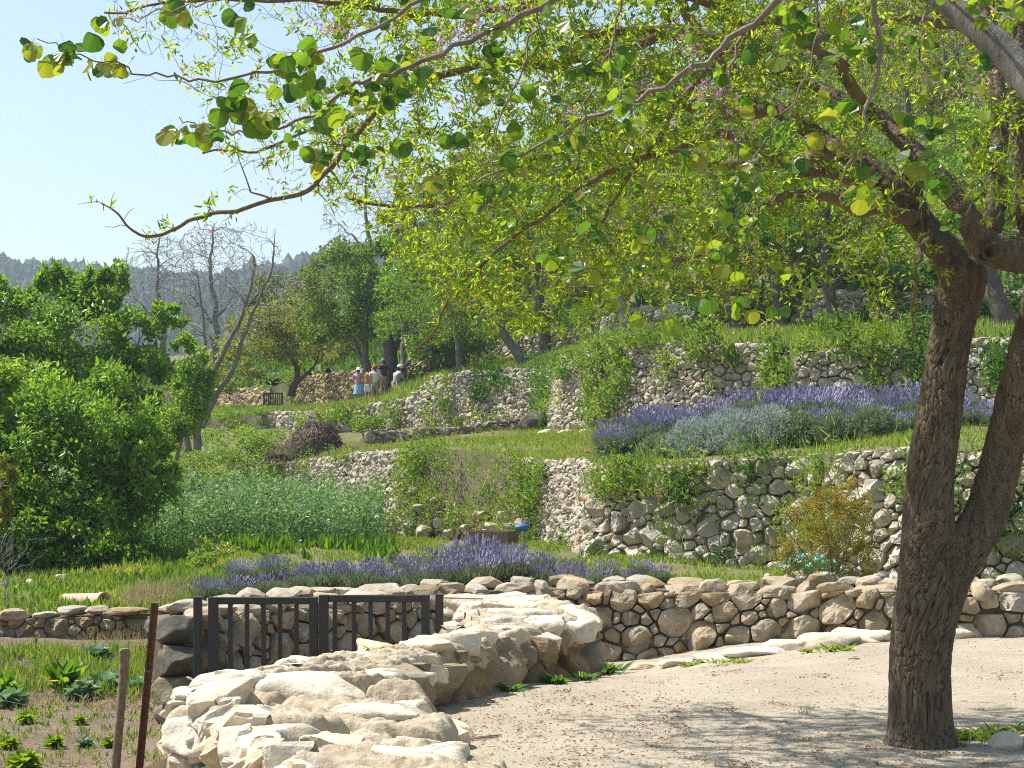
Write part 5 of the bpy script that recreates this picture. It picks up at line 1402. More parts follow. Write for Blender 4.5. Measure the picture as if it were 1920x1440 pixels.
# bean crop
a = Acc()
p = loft_pts(T1, 9000, r, sel=lambda x, p: (x > 215 + 20 * np.sin(p[:, 1])) & (x < 715) & (p[:, 1] > 28.5) & (p[:, 1] < 38.5) & (x < 1010 - (p[:, 1] - 28) * 8) & (x > 130 + (38 - p[:, 1]) * 9))
p = p[:1500]
hh = r.uniform(.6, 1.1, len(p)) * np.array([1 + .5 * fbm((q[0] * .8, q[1] * .5, 21), 2) for q in p])
for k in range(26):
    f = r.uniform(.1, 1.0, len(p))
    c = p + np.stack([r.normal(size=len(p)) * .05, r.normal(size=len(p)) * .05, hh * f], 1)
    leaf_geo(a, c, rdir(r, len(p), .3), rdir(r, len(p), .5), .10 * r.uniform(.6, 1.2, len(p)), .045, 'kite', .2, np.clip(r.uniform(0, .6, len(p)) + f * .35, 0, 1))
leaf_geo(a, p, np.tile([0, 0, 1.0], (len(p), 1)) + r.normal(size=p.shape) * .06, rdir(r, len(p)), hh, .014, 'blade', 0, np.full(len(p), .3))
tag(obj('bean_crop', a.mesh('bean_crop'), M['bean']), 'tall stand of grey green broad bean plants below the left terrace wall', 'crop', kind='stuff')
a = Acc()
p = loft_pts(T1, 6000, r, sel=lambda x, p: (x > 210) & (x < 740) & (p[:, 1] > 25.5) & (p[:, 1] < 29))
p = p[np.array([fbm((q[0] * .9, q[1] * .9, 6), 2) for q in p]) > .05]
tufts(a, p, r, 5, .22, .09, .9, 'kite', .3)
tag(obj('leafy_row', a.mesh('leafy_row'), M['chard']), 'bright green broad leaved plants in front of the bean stand', 'crop', kind='stuff')

# ------------------------------------------------------------------ lavender
def spikes(acc, B, D, L, W, rv):
    n = len(B); D = unit(D)
    A = unit(np.cross(D, np.array([.3, .9, .2]))); Bv = np.cross(D, A)
    ring = [B + D * (L * .35)[:, None] + (A * math.cos(t) + Bv * math.sin(t)) * W for t in (0, 2.094, 4.189)]
    V = np.stack([B] + ring + [B + D * L[:, None]], 1)
    i = np.arange(n)[:, None] * 5
    T = np.concatenate([i + np.array([[0, 2, 1]]), i + np.array([[0, 3, 2]]), i + np.array([[0, 1, 3]]), i + np.array([[1, 2, 4]]), i + np.array([[2, 3, 4]]), i + np.array([[3, 1, 4]])])
    acc.add(V.reshape(-1, 3), None, T, np.repeat(rv, 5))
def lav_meshes(seed, flowers=230, h=.5, rad=.42, dense=1.0):
    r = R(seed)
    a, b = Acc(), Acc()
    n = int(1100 * dense)
    th = r.uniform(0, 2 * math.pi, n); f = r.uniform(size=n) ** .5
    out = np.stack([np.cos(th) * f, np.sin(th) * f], 1)
    base = np.column_stack([out * rad * .45, r.uniform(0, .12, n)])
    D = np.column_stack([out * .75 + r.normal(size=(n, 2)) * .16, np.ones(n)])
    leaf_geo(a, base, D, rdir(r, n), h * r.uniform(.45, .85, n), .018, 'blade', .1, r.uniform(size=n), .05)
    k = int(1500 * dense)
    th = r.uniform(0, 2 * math.pi, k); f = r.uniform(size=k) ** .4; el = r.uniform(0, 1, k)
    c = np.stack([np.cos(th) * f * rad * np.sqrt(1 - (el * .9) ** 2), np.sin(th) * f * rad * np.sqrt(1 - (el * .9) ** 2), .04 + el * h * .72], 1)
    leaf_geo(a, c, rdir(r, k, .6), rdir(r, k), .075 * r.uniform(.6, 1.2, k), .014, 'kite', .1, r.uniform(size=k))
    th = r.uniform(0, 2 * math.pi, flowers); f = r.uniform(size=flowers) ** .55
    D = np.column_stack([np.cos(th) * f * .62, np.sin(th) * f * .62, np.ones(flowers)]) + r.normal(size=(flowers, 3)) * .07
    top = unit(D) * (h * r.uniform(.78, 1.18, flowers))[:, None] * [1.15, 1.15, 1]
    L = r.uniform(.05, .11, flowers)
    spikes(b, top, D, L, r.uniform(.009, .015, flowers)[:, None], r.uniform(size=flowers))
    leaf_geo(a, top - unit(D) * .2, D, rdir(r, flowers), .22, .006, 'blade', 0, r.uniform(.3, .9, flowers))
    return a.mesh('foliage'), b.mesh('flowers')
LV = []
for k in range(4):
    m1, m2 = lav_meshes(400 + k, [170, 150, 200, 90][k])
    m1.materials.append(M['lav_leaf']); m2.materials.append(M['lav_flower']); LV.append((m1, m2))
def lavender(p, sc, rz, v, label, group):
    e = empty('lavender_bush', tuple(p)); tag(e, label, 'lavender', group)
    e.scale = tuple(np.array(sc) * r.uniform(.8, 1.12)); e.rotation_euler = (0, 0, rz)
    for nm, me in zip(('foliage', 'flowers'), LV[v]):
        o = bpy.data.objects.new(nm, me); o['kind'] = 'stuff'; COL.objects.link(o); o.parent = e
r = R(420)
for rank, (Y0, lab) in enumerate(((18.75, 'front rank of the lower lavender row'), (20.6, 'back rank of the lower lavender row'))):
    xs = np.linspace(392, 1235, 16) if rank == 0 else np.linspace(450, 1200, 13)
    for k, x in enumerate(xs):
        Y = Y0 + r.normal() * .15 - max(0, (560 - x) / 170) * (1.0 if rank == 0 else .6)
        c = P(x, 1100, Y); z = T1.near(c[0], Y)
        ytop = float(np.interp(x, [380, 480, 640, 740, 880, 960, 1100, 1230], [1068, 1050, 1046, 1040, 1018, 1022, 1046, 1066])) + (14 if rank == 0 else 0)
        h = (P(x, ytop, Y)[2] - z)
        s = float(np.clip(h / .55, .5, 1.5))
        lavender((c[0], Y, z - .02), (min(s, 1.05), min(s, 1.05), s), r.uniform(0, 6), int(r.integers(3)) if x < 1080 and not (470 < x < 590 and rank == 0) else 3, '%s lavender bush from the left in the %s' % (ordn[k], lab), 'lower lavender row behind the boundary wall')
for rank, (Y0, n, lab) in enumerate(((25.9, 11, 'front rank of the upper lavender bed'), (27.4, 12, 'middle rank of the upper lavender bed'), (29.2, 12, 'back rank of the upper lavender bed'))):
    xs = np.linspace(1150 if rank else 1500, 1855, n)
    for k, x in enumerate(xs):
        Y = Y0 + r.normal() * .2 + (1655 - x) / 400 * .5
        c = P(x, 830, Y); z = T2.near(c[0], Y)
        ytop = float(np.interp(x, [1140, 1200, 1300, 1400, 1550, 1700, 1800, 1870], [792, 758, 745, 736, 714, 712, 722, 750])) + [55, 22, 0][rank] * (1 if x > 1250 else .4)
        s = float(np.clip((P(x, ytop, Y)[2] - z) / .55, .55, 2.0))
        lavender((c[0], Y, z - .02), (min(s, 1.25), min(s, 1.25), s), r.uniform(0, 6), int(r.integers(3)), '%s lavender bush from the left in the %s' % (ordn[k], lab), 'upper lavender bed on the middle terrace')
# silvery bushes in front of the upper lavender
for k, (x, Y, w, hpx, lab) in enumerate([(1240, 26.3, 50, 50, 'small grey green shrub at the left end of the silvery row'), (1300, 26.0, 56, 74, 'silvery shrub second from left below the upper lavender'), (1370, 25.7, 66, 84, 'largest silvery shrub in the middle of the row below the lavender'), (1440, 25.6, 58, 78, 'silvery shrub at the right end of the pale row'), (1505, 25.4, 46, 62, 'grey green mound right of the silvery shrubs'), (1565, 25.2, 50, 60, 'grey green mound second right of the silvery shrubs'), (1635, 25.1, 52, 62, 'grey green mound just left of the tree stem')]):
    c = P(x, 832, Y); z = T2.near(c[0], Y); a = Acc(); rr = R(440 + k); kf = Y / FPX
    h = hpx * kf; rad = w * kf
    n = 4200
    th = rr.uniform(0, 6.283, n); el = rr.uniform(0, 1, n); f = rr.uniform(.55, 1, n)
    lob = 1 + .18 * np.sin(th * 5 + k) * np.cos(el * 7)
    q = np.stack([np.cos(th) * np.sqrt(1 - el ** 2) * rad * f * lob, np.sin(th) * np.sqrt(1 - el ** 2) * rad * f * lob, el * h * f], 1)
    leaf_geo(a, q, unit(q + 1e-4) * .8 + rdir(rr, n, .4) * .7, rdir(rr, n), .07 * rr.uniform(.6, 1.3, n), .016, 'blade', .1, np.clip(rr.uniform(size=n) * .7 + .3 * np.sin(th * 9) * .5 + .15, 0, 1))
    root = empty('silver_shrub', (c[0], Y, z)); tag(root, lab, 'shrub', 'silvery shrubs below the upper lavender')
    o = obj('foliage', a.mesh('foliage'), M['silver'] if 0 < k < 4 else M['lav_leaf'], root); o['kind'] = 'stuff'

# ------------------------------------------------------------------ bronze bush by the boundary wall
base = P(1560, 1092, 19.0)
leafy_tree('pomegranate_bush', 'bronze and yellow leaved bush behind the boundary wall left of the trunk', base, [([base, P(1555, 1030, 19), P(1540, 960, 19)], .018, .008), ([base, P(1590, 1020, 19), P(1610, 940, 19)], .016, .007), ([base, P(1510, 1040, 18.9), P(1480, 1000, 18.8)], .014, .006), ([base, P(1620, 1050, 19), P(1650, 1000, 19)], .014, .006)],
           [px_ell(1560, 985, 19, 85, 60), px_ell(1600, 940, 19, 50, 40), px_ell(1520, 1030, 18.8, 72, 48), px_ell(1600, 1050, 18.8, 60, 46), px_ell(1480, 1050, 18.8, 38, 34), px_ell(1545, 935, 19.1, 40, 28)], 11000, .036, .014, M['pom'], M['twig'], 301, clumps=150, clump_r=.30, rb=.004, tg=90, cat='bush')

# ------------------------------------------------------------------ vegetable plot
r = R(500)
def gp(x, y):
    """point of the plot seen at a photo pixel"""
    Y = 14.0
    for _ in range(30):
        z = garden_z((x - HX) / FPX * Y, Y)
        Y = .5 * Y + .5 * min(20, (EYE - z) * FPX / (y - HY))
    return np.array([(x - HX) / FPX * Y, Y, garden_z((x - HX) / FPX * Y, Y)])
def rosette(name, label, cat, p, n, L, W, mat, seed, up=.7, group=None, tall=1.0):
    rr = R(seed); a = Acc()
    t = np.linspace(0, 1, n); th = t * n * 2.4
    D = np.stack([np.cos(th) * (1.1 - t * .7), np.sin(th) * (1.1 - t * .7), (up * (.25 + t)) * tall], 1) + rr.normal(size=(n, 3)) * .1
    N = np.stack([-np.cos(th), -np.sin(th), np.full(n, .8)], 1) + rr.normal(size=(n, 3)) * .15
    for s in (0, 1):
        leaf_geo(a, np.zeros((n, 3)) + rr.normal(size=(n, 3)) * L * .06 + [0, 0, .01], D + rr.normal(size=(n, 3)) * .12 * s, N, L * rr.uniform(.6, 1.1, n), W * rr.uniform(.8, 1.2, n), 'lance', .3, rr.uniform(size=n), .18)
    return tag(obj(name, a.mesh(name, True), mat, None, tuple(p)), label, cat, group)
for k, (x, y, L, lab) in enumerate([(48, 1358, .13, 'bright lettuce head on bare soil, upper left of the plot'), (150, 1358, .09, 'smallest lettuce head on bare soil between two others'), (102, 1402, .13, 'bright lettuce head in the middle of the bare soil'), (16, 1404, .13, 'lettuce head on bare soil at the left picture edge'), (45, 1444, .2, 'largest lettuce at the bottom left corner'), (205, 1402, .10, 'ragged lettuce beside the wooden post')]):
    rosette('lettuce', lab, 'lettuce', gp(x, y), 40, L * .8, L * .5, M['lettuce'], 510 + k, 1.1, 'lettuces on bare soil')
for k, (x, y, L, lab) in enumerate([(198, 1300, .26, 'big blue green cabbage left of the wooden post'), (150, 1312, .2, 'cabbage with open leaves in the middle of the plot'), (20, 1325, .2, 'grey green cabbage at the left picture edge'), (178, 1240, .22, 'cabbage higher up beside tall weeds'), (262, 1300, .2, 'cabbage between wooden post and rusty post'), (158, 1402, .09, 'tiny pale cabbage seedling on the bare soil')]):
    rosette('cabbage', lab, 'cabbage', gp(x, y), 16, L, L * .75, M['cabbage'], 530 + k, .7, 'cabbages in the plot')
for k, (x, y, L, lab) in enumerate([(118, 1300, .30, 'tall chard plant with big upright leaves in the plot'), (8, 1310, .24, 'glossy leafy plant at the left edge of the plot')]):
    rosette('chard', lab, 'plant', gp(x, y), 26, L, L * .36, M['chard'], 540 + k, 1.4, None, 1.6)
for k, (x, y, lab) in enumerate([(104, 1296, 'orange marigold flower left of the tall chard'), (152, 1296, 'orange marigold flower right of the tall chard')]):
    a = Acc(); n = 26; th = np.linspace(0, 6.283 * 2, n)
    leaf_geo(a, np.zeros((n, 3)), np.stack([np.cos(th), np.sin(th), np.full(n, .35)], 1), np.tile([0, 0, 1.0], (n, 1)), .05, .018, 'kite', .1, r.uniform(size=n))
    q = gp(x, y + 14)
    root = empty('marigold', tuple(q)); tag(root, lab, 'flower', 'marigolds in the plot')
    obj('petals', a.mesh('petals'), M['orangef'], root, (0, -.06, .16))
    b = Acc(); tube_geo(b, [(0, 0, 0), (0, -.03, .09), (0, -.06, .16)], .004, 4); obj('stem', b.mesh('stem'), M['chard'], root)
a = Acc()
p = np.array([gp(r.uniform(-40, 285), r.uniform(1222, 1310)) for _ in range(1100)])
p = p[np.array([fbm((q[0] * 1.4, q[1] * .8, 2), 2) for q in p]) > -.25]
p = p[np.array([fbm((q[0] * 3.1, q[1] * 1.6, 5), 2) for q in p]) > -.15]
tufts(a, p, r, 5, .17, .011, .7, 'blade', .35)
q = p[::3]; tufts(a, p[::2], r, 4, .12, .05, 1.0, 'kite', .2)
p = np.array([gp(r.uniform(-40, 300), r.uniform(1310, 1440)) for _ in range(160)])
tufts(a, p, r, 5, .06, .02, .9, 'kite', .2)
tag(obj('plot_weeds', a.mesh('plot_weeds'), M['weed']), 'tall grasses and weeds between the vegetables of the plot', 'weeds', kind='stuff')
a = Acc()
p = np.array([gp(r.uniform(-40, 330), r.uniform(1204, 1330)) for _ in range(1500)])
tufts(a, p, r, 4, .09, .008, 2.0, 'blade', .3)
p = np.array([gp(r.uniform(150, 300), r.uniform(1196, 1210)) for _ in range(40)])
tufts(a, p, r, 4, .2, .006, .8, 'blade', .3)
p = np.array([gp(r.uniform(-40, 330), r.uniform(1330, 1445)) for _ in range(900)])
tufts(a, p, r, 2, .06, .006, 2.5, 'blade', .3)
tag(obj('dry_straw', a.mesh('dry_straw'), M['straw']), 'dry straw lying over the soil of the vegetable plot', 'straw', kind='stuff')

# ------------------------------------------------------------------ iron gate, posts, wires
GY = 14.0
def bar(acc, x0, x1, y0, y1, Y, d=.035, bev=.004):
    a, b = P(x0, y0, Y), P(x1, y1, Y)
    box_geo(acc, (a + b) / 2, (abs(b[0] - a[0]), d, abs(a[2] - b[2])), None, .5, bev)
def gate_leaf(label, xs, bars, ytop, seed):
    root = empty('iron_gate', tuple(P((xs[0] + xs[1]) / 2, 1360, GY))); tag(root, label, 'gate', 'leaves of the iron gate')
    loc = np.array(root.location)
    def part(nm, *q, d=.04):
        a = Acc(); bar(a, *q, GY, d); obj(nm, a.mesh(nm, False, loc), M['iron'], root)
    yb = 1352
    part('stile', xs[0], xs[0] + 18, ytop, yb, d=.05)
    part('stile', xs[1] - 16, xs[1], ytop, yb, d=.05)
    part('rail', xs[0] + 18.5, xs[1] - 16.5, ytop + .3, ytop + 14, d=.046)
    part('rail', xs[0] + 18.5, xs[1] - 16.5, yb - 14, yb - .3, d=.046)
    for x in bars: part('bar', x - 4.2, x + 4.2, ytop + 14.5, yb - 14.5, d=.03)
gate_leaf('left leaf of the dark iron gate with five upright bars', (391, 596), (432, 463, 494, 525, 556), 1119, 1)
gate_leaf('right leaf of the dark iron gate, half hidden by the rock parapet', (598, 806), (628, 664, 695, 727, 758), 1115, 2)
for k, (x, y, lab) in enumerate([(371, 1120, 'square iron post beside the blackened stone pier'), (824, 1115, 'square iron post where the gate meets the rock parapet')]):
    root = empty('gate_post', tuple(P(x, 1370, GY))); tag(root, lab, 'post', 'posts of the iron gate')
    loc = np.array(root.location)
    a = Acc(); bar(a, x - 7.5, x + 7.5, y + 1, 1372, GY + .01, .062); obj('shaft', a.mesh('shaft', False, loc), M['iron'], root)
    a = Acc(); bar(a, x - 8, x + 8, y - 1, y + .7, GY + .01, .066, .001); obj('cap', a.mesh('cap', False, loc), M['rust'], root)
a = Acc(); tube_geo(a, [P(828, 1121, 14.0), P(860, 1122, 14.6), P(905, 1123, 15.4)], .006, 6); tag(obj('iron_rod', a.mesh('iron_rod'), M['wire']), 'thin iron rod from the gate post to the parapet', 'rod')
# fence posts in the vegetable plot
root = empty('rusty_post', tuple(P(258, 1500, 12.3))); tag(root, 'leaning rust brown iron post left of the gate', 'post'); loc = np.array(root.location)
a = Acc(); p0, p1 = P(256, 1500, 12.3), P(291, 1131, 12.3)
ax = unit(p1 - p0); rot = Matrix(((ax[2], 0, ax[0]), (0, 1, 0), (-ax[0], 0, ax[2])))
L = np.linalg.norm(p1 - p0)
box_geo(a, (p0 + p1) / 2 + np.array([0, .018, 0]), (.046, .006, L), rot, .5, .001); box_geo(a, (p0 + p1) / 2 + np.array(rot) @ np.array([-.021, -.006, 0]), (.006, .042, L * .999), rot, .5, .001)
obj('angle_bar', a.mesh('angle_bar', False, loc), M['rust'], root)
a = Acc(); tube_geo(a, [p0 * .34 + p1 * .66 + [0.03 * math.cos(t), .03 * math.sin(t), .012 * math.sin(t * 2.3)] for t in np.linspace(0, 11, 40)], .0022, 4); obj('wire_tie', a.mesh('wire_tie', False, loc), M['wire'], root)
root = empty('wooden_post', tuple(P(216, 1490, 12.2))); tag(root, 'rough weathered wooden post standing in the vegetable plot', 'post'); loc = np.array(root.location)
a = Acc(); rr = R(9)
q = resample(np.array([list(P(212, 1500, 12.2)) + [.034], list(P(220, 1400, 12.2)) + [.032], list(P(228, 1310, 12.2)) + [.031], list(P(233, 1250, 12.2)) + [.034], list(P(234, 1222, 12.2)) + [.038], list(P(234, 1216, 12.2)) + [.03]]), 40)
tube_geo(a, q[:, :3] - loc, q[:, 3], 10, wob=.08, r=rr); obj('shaft', a.mesh('shaft', True), M['wood'], root)
a = Acc(); wy = [P(-60, 1300, 12.4), P(100, 1330, 12.3), P(225, 1335, 12.25), P(272, 1318, 12.3), P(330, 1276, 13.2), P(366, 1272, 14.0)]
tube_geo(a, resample(np.array(wy), 40), .0009, 4); tag(obj('fence_wire', a.mesh('fence_wire'), M['wire']), 'slack wire strung between the two posts and the gate', 'wire')
root = empty('twig_brace', tuple(P(350, 1268, 14.4))); tag(root, 'short pale stick caught on the wire by the stone pier', 'stick')
a = Acc(); tube_geo(a, [P(351, 1270, 14.1) - np.array(root.location), P(360, 1274, 14.0) - np.array(root.location), P(368, 1280, 13.95) - np.array(root.location)], [.009, .011, .01], 7); obj('stick', a.mesh('stick'), M['barebark'], root)
a = Acc(); tube_geo(a, [gp(68, 1230), gp(68, 1230) + [0, 0, .2]], .012, 6); tag(obj('wooden_stake', a.mesh('wooden_stake'), M['wood']), 'short wooden stake in front of the low garden wall', 'stake')

# ------------------------------------------------------------------ terracotta pipe
Yp = 21.3; a = Acc(); b = Acc()
p0, p1 = P(122, 1136, Yp + .4), P(196, 1133, Yp - .2)
z0 = T1.near(p0[0], p0[1]); p0[2] = z0 + .05; p1[2] = T1.near(p1[0], p1[1]) + .07
root = empty('clay_pipe', tuple((p0 + p1) / 2)); tag(root, 'broken terracotta pipe lying in weeds above the low garden wall', 'pipe'); loc = np.array(root.location)
tube_geo(a, np.array([p0, p0 * .5 + p1 * .5, p1 * .93 + p0 * .07, p1 * .925 + p0 * .075, p1]) - loc, [.085, .088, .09, .104, .104], 20, cap=False)
tube_geo(a, np.array([p1, p1 + (p0 - p1) * .01, p0]) - loc, [.104, .076, .072], 20, cap=False)
obj('pipe_body', a.mesh('pipe_body', True), M['terracotta'], root)
# stones lying by it
for k, (x, y, Y, s, lab) in enumerate([(357, 1096, 22, .2, 'pale squarish stone left of the lower lavender row'), (58, 1106, 24.5, .2, 'pale stone in the weeds at the far left'), (115, 1098, 25, .22, 'flat pale stone in the weeds above the clay pipe')]):
    c = P(x, y, Y); c[2] = T1.near(c[0], c[1]) + .05
    tag(rock_obj('loose_stone', c, (s, s, s * .6), 640 + k, M['cap'], sub=3), lab, 'stone')
a = Acc()
p = np.array([[P(x, 1110, 21.2)[0], 21.2 + R(k).normal() * .5, 0] for k, x in enumerate(R(3).uniform(235, 360, 420))]); p[:, 2] = [T1.near(q[0], q[1]) for q in p]
tufts(a, p, R(4), 3, .26, .01, 1.6, 'blade', .3)
tag(obj('straw_heap', a.mesh('straw_heap'), M['straw']), 'heap of dry straw behind the top of the rusty post', 'straw', kind='stuff')
# leafless bush at the left edge
rr = R(19)
base = P(12, 1140, 20.9); base[2] = T1.near(base[0], base[1])
root = empty('bare_bush', tuple(base)); tag(root, 'tangled leafless bush at the left edge above the low wall', 'bush')
wd = Wood(); wd.add([base, base + [.02, 0, .15], base + [0, 0, .3]], .015, .008)
wd.grow(base + rr.normal(size=(160, 3)) * [.2, .2, .28] + [0, 0, .5], rr, .006, .003, .1, .15, .08, .01)
a = Acc(); wd.geo(a); o = obj('twigs', a.mesh('twigs', True, base), M['barebark'], root); o['kind'] = 'stuff'

# ------------------------------------------------------------------ things below the middle wall
c = P(925, 1006, 30.0); c[2] = T1.near(c[0], c[1]); root = empty('wooden_crate', tuple(c)); tag(root, 'old open wooden box half hidden at the foot of the overgrown ramp', 'box')
rt = Matrix.Rotation(-.3, 3, 'Z')
for nm, q, s in [('front_board', (0, -.28, .15), (.72, .025, .3)), ('back_board', (0, .28, .15), (.72, .025, .3)), ('side_board', (-.35, 0, .15), (.025, .53, .3)), ('side_board', (.35, 0, .15), (.025, .53, .3)), ('base_board', (0, 0, .015), (.67, .53, .03))]:
    a = Acc(); box_geo(a, np.array(rt) @ np.array(q), s, rt, .5, .004); obj(nm, a.mesh(nm), M['wood'], root)
c = P(979, 1002, 29.6); c[2] = T1.near(c[0], c[1]) + .2; root = empty('blue_can', tuple(c)); tag(root, 'small bright blue plastic can beside the old wooden box', 'can')
a = Acc(); tube_geo(a, [(-.12, 0, .1), (-.118, 0, .1), (-.11, 0, .1), (.09, 0, .12), (.11, 0, .12)], [.04, .06, .065, .065, .035], 14); obj('can_body', a.mesh('can_body', True), M['blue'], root)
a = Acc(); tube_geo(a, [(.10, 0, .12), (.15, 0, .13)], .02, 10); obj('spout', a.mesh('spout', True), M['blue'], root)
a = Acc(); rr = R(23); V, T = ico(4); V = V.copy(); k3 = np.array([noise.fractal(Vector(v * 2.2), 1, 2, 4) for v in V]); k4 = np.array([abs(noise.noise(Vector(v * 6))) for v in V])
c = P(1516, 1062, 19.7); V = V * (1 + .28 * k3 - .25 * k4)[:, None] * [.30, .2, .14]; V[:, 2] = np.maximum(V[:, 2], -.10); c[2] = T1.near(c[0], c[1]) + .16
a.add(V + c, None, T); tag(obj('plastic_sheet', a.mesh('plastic_sheet', False), M['turq']), 'crumpled turquoise plastic sheet under the bronze bush', 'sheet')
root = empty('rubble', tuple(P(1540, 1090, 18.6))); tag(root, 'rubble stones piled below the bronze bush', 'stones'); loc = np.array(root.location)
rr = R(24)
for k in range(26):
    c = P(rr.uniform(1425, 1660), 0, rr.uniform(18.2, 19.3)); c[2] = T1.near(c[0], c[1]) + rr.uniform(.02, .12); s = rr.uniform(.1, .26)
    rock_obj('stone', c - loc, (s, s * .8, s * .7), 700 + k, M['stone'], root)
# boulders in the ramp
root = empty('ramp_rocks', tuple(P(880, 1000, 31))); tag(root, 'scattered rocks sticking out of the weedy ramp', 'rocks'); loc = np.array(root.location)
for k, (x, f, s) in enumerate([(775, .15, .45), (790, .35, .4), (800, .1, .55), (830, .2, .4), (770, .55, .35), (850, .08, .45), (905, .3, .5), (930, .18, .5), (945, .32, .42), (960, .2, .5), (975, .4, .4), (915, .1, .4), (880, .15, .35), (815, .45, .3), (985, .25, .45), (950, .08, .5)]):
    c = DL.S(np.array([DL.ux(x)]), np.array([f]), np.array([.12]))[0]
    rock_obj('rock', c - loc - [0, 0, .05], (s * .8, s * .7, s * .55), 760 + k, M['stone'], root, sub=3, cuts=16, rough=.14)

# compost heap
rr = R(31); c = P(592, 838, 44.5); c[2] = T2.near(c[0], c[1])
root = empty('compost_heap', tuple(c)); tag(root, 'brown heap of rotting stalks on the middle terrace', 'heap')
a = Acc(); V, T = ico(4); V = V.copy(); k3 = np.array([noise.fractal(Vector(v * 1.9), 1, 2, 4) for v in V]); V = V * (1 + .14 * k3)[:, None] * [.74, .66, .95]; V[:, 2] = np.maximum(V[:, 2], -.1)
a.add(V, None, T, .15); V2 = V * [1.5, 1.0, .42] + [-.2, 0, 0]; a.add(V2, None, T, .2); obj('heap_core', a.mesh('heap_core', True), M['compost'], root)
a = Acc()
for base, n in ((V, 2600), (V2, 1500)):
    i = rr.integers(len(base), size=n); ok = base[i][:, 2] > -.02; q = base[i][ok]; n = len(q)
    tg = unit(np.cross(q, rr.normal(size=(n, 3)))); leaf_geo(a, q * 1.02, tg + unit(q) * .3, unit(q), rr.uniform(.15, .5, n), .022, 'blade', 0, rr.uniform(size=n), .5)
o = obj('stalks', a.mesh('stalks'), M['compost'], root); o['kind'] = 'stuff'
a = Acc(); q = np.column_stack([rr.normal(size=700) * .75, rr.normal(size=700) * .5 - .3, np.zeros(700)]) + c; q[:, 2] = [T2.near(x[0], x[1]) + .02 for x in q]
tufts(a, q, rr, 2, .2, .02, 3.0, 'blade', .2); tag(obj('loose_stalks', a.mesh('loose_stalks'), M['straw']), 'loose dry stalks strewn round the compost heap', 'straw', kind='stuff')
# poppies
for k, (x, y, Y, lab) in enumerate([(1102, 848, 29, 'poppy on the terrace edge right of the pale kerb slab'), (1152, 829, 28.5, 'poppy at the left tip of the upper lavender'), (1096, 940, 25.2, 'poppy low beside the narrow wall end'), (1237, 933, 23.9, 'poppy in the middle of the boulder wall'), (1488, 972, 22, 'poppy left of the bronze bush'), (1578, 963, 18.8, 'red blossom at the top of the bronze bush'), (1163, 836, 27.6, 'poppy just right of the lavender tip')]):
    a = Acc(); n = 12; th = np.linspace(0, 12.56, n); c = P(x, y, Y)
    leaf_geo(a, np.zeros((n, 3)), np.stack([np.cos(th), np.sin(th) - .4, np.full(n, .5)], 1), np.stack([-np.cos(th), -np.sin(th), np.ones(n)], 1), .055 * Y / 26, .05 * Y / 26, 'kite', .2, R(k).uniform(size=n))
    root = empty('poppy', tuple(c)); tag(root, lab, 'flower', 'red poppies on the terraces')
    obj('petals', a.mesh('petals'), M['poppy'], root); b = Acc(); tube_geo(b, [(0, 0, 0), (0, .02, -.12), (.02, .08, -.25)], .005, 4); obj('stem', b.mesh('stem'), M['weed'], root)

# far iron gate
GX = Line([(494, 66.5, 782, 735), (530, 66, 782, 735)], 10)
root = empty('far_gate', tuple(P(512, 782, 66.3))); tag(root, 'small dark iron gate far off beside the golden wall', 'gate'); loc = np.array(root.location)
for k, x in enumerate(np.linspace(495, 529, 9)):
    a = Acc(); Y = 66.5; bar(a, x - (1.6 if k in (0, 8) else .8), x + (1.6 if k in (0, 8) else .8), 736, 780, Y, .04, .002); obj('bar', a.mesh('bar', False, loc), M['iron'], root)
for y in (738, 758, 776):
    a = Acc(); bar(a, 495, 529, y - 1, y + 1, 66.55, .03, .002); obj('rail', a.mesh('rail', False, loc), M['iron'], root)

# ------------------------------------------------------------------ people
def skin_body(joints, edges, radii, name, mat, parent, sub=2):
    me = bpy.data.meshes.new(name); me.from_pydata([tuple(j) for j in joints], edges, [])
    o = bpy.data.objects.new('tmp', me); COL.objects.link(o)
    md = o.modifiers.new('skin', 'SKIN')
    if not me.skin_vertices: me.skin_vertices.new()
    for v, q in zip(me.skin_vertices[0].data, radii): v.radius = (q, q) if np.isscalar(q) else q
    me.skin_vertices[0].data[0].use_root = True
    s = o.modifiers.new('s', 'SUBSURF'); s.levels = sub
    dg = bpy.context.evaluated_depsgraph_get()
    m2 = bpy.data.meshes.new_from_object(o.evaluated_get(dg)); bpy.data.objects.remove(o)
    m2.polygons.foreach_set('use_smooth', np.ones(len(m2.polygons), dtype=bool)); m2.materials.clear()
    return obj(name, m2, mat, parent)
def loft_rings(name, rings, mat, parent, n=16):
    """rings of (cx, cy, z, rx, ry)"""
    a = Acc(); t = np.arange(n) / n * 6.2832
    V = np.concatenate([np.stack([cx + rx * np.cos(t), cy + ry * np.sin(t), np.full(n, z)], 1) for cx, cy, z, rx, ry in rings])
    m = len(rings); i = np.arange(m - 1)[:, None] * n; j = np.arange(n)[None, :]; j2 = (j + 1) % n
    Q = np.stack([i + j, i + j2, i + n + j2, i + n + j], -1).reshape(-1, 4)
    a.add(np.concatenate([V, [[rings[-1][0], rings[-1][1], rings[-1][2]]]]), Q, np.stack([(m - 1) * n + np.arange(n), (m - 1) * n + (np.arange(n) + 1) % n, np.full(n, m * n)], 1))
    return obj(name, a.mesh(name, True), mat, parent)
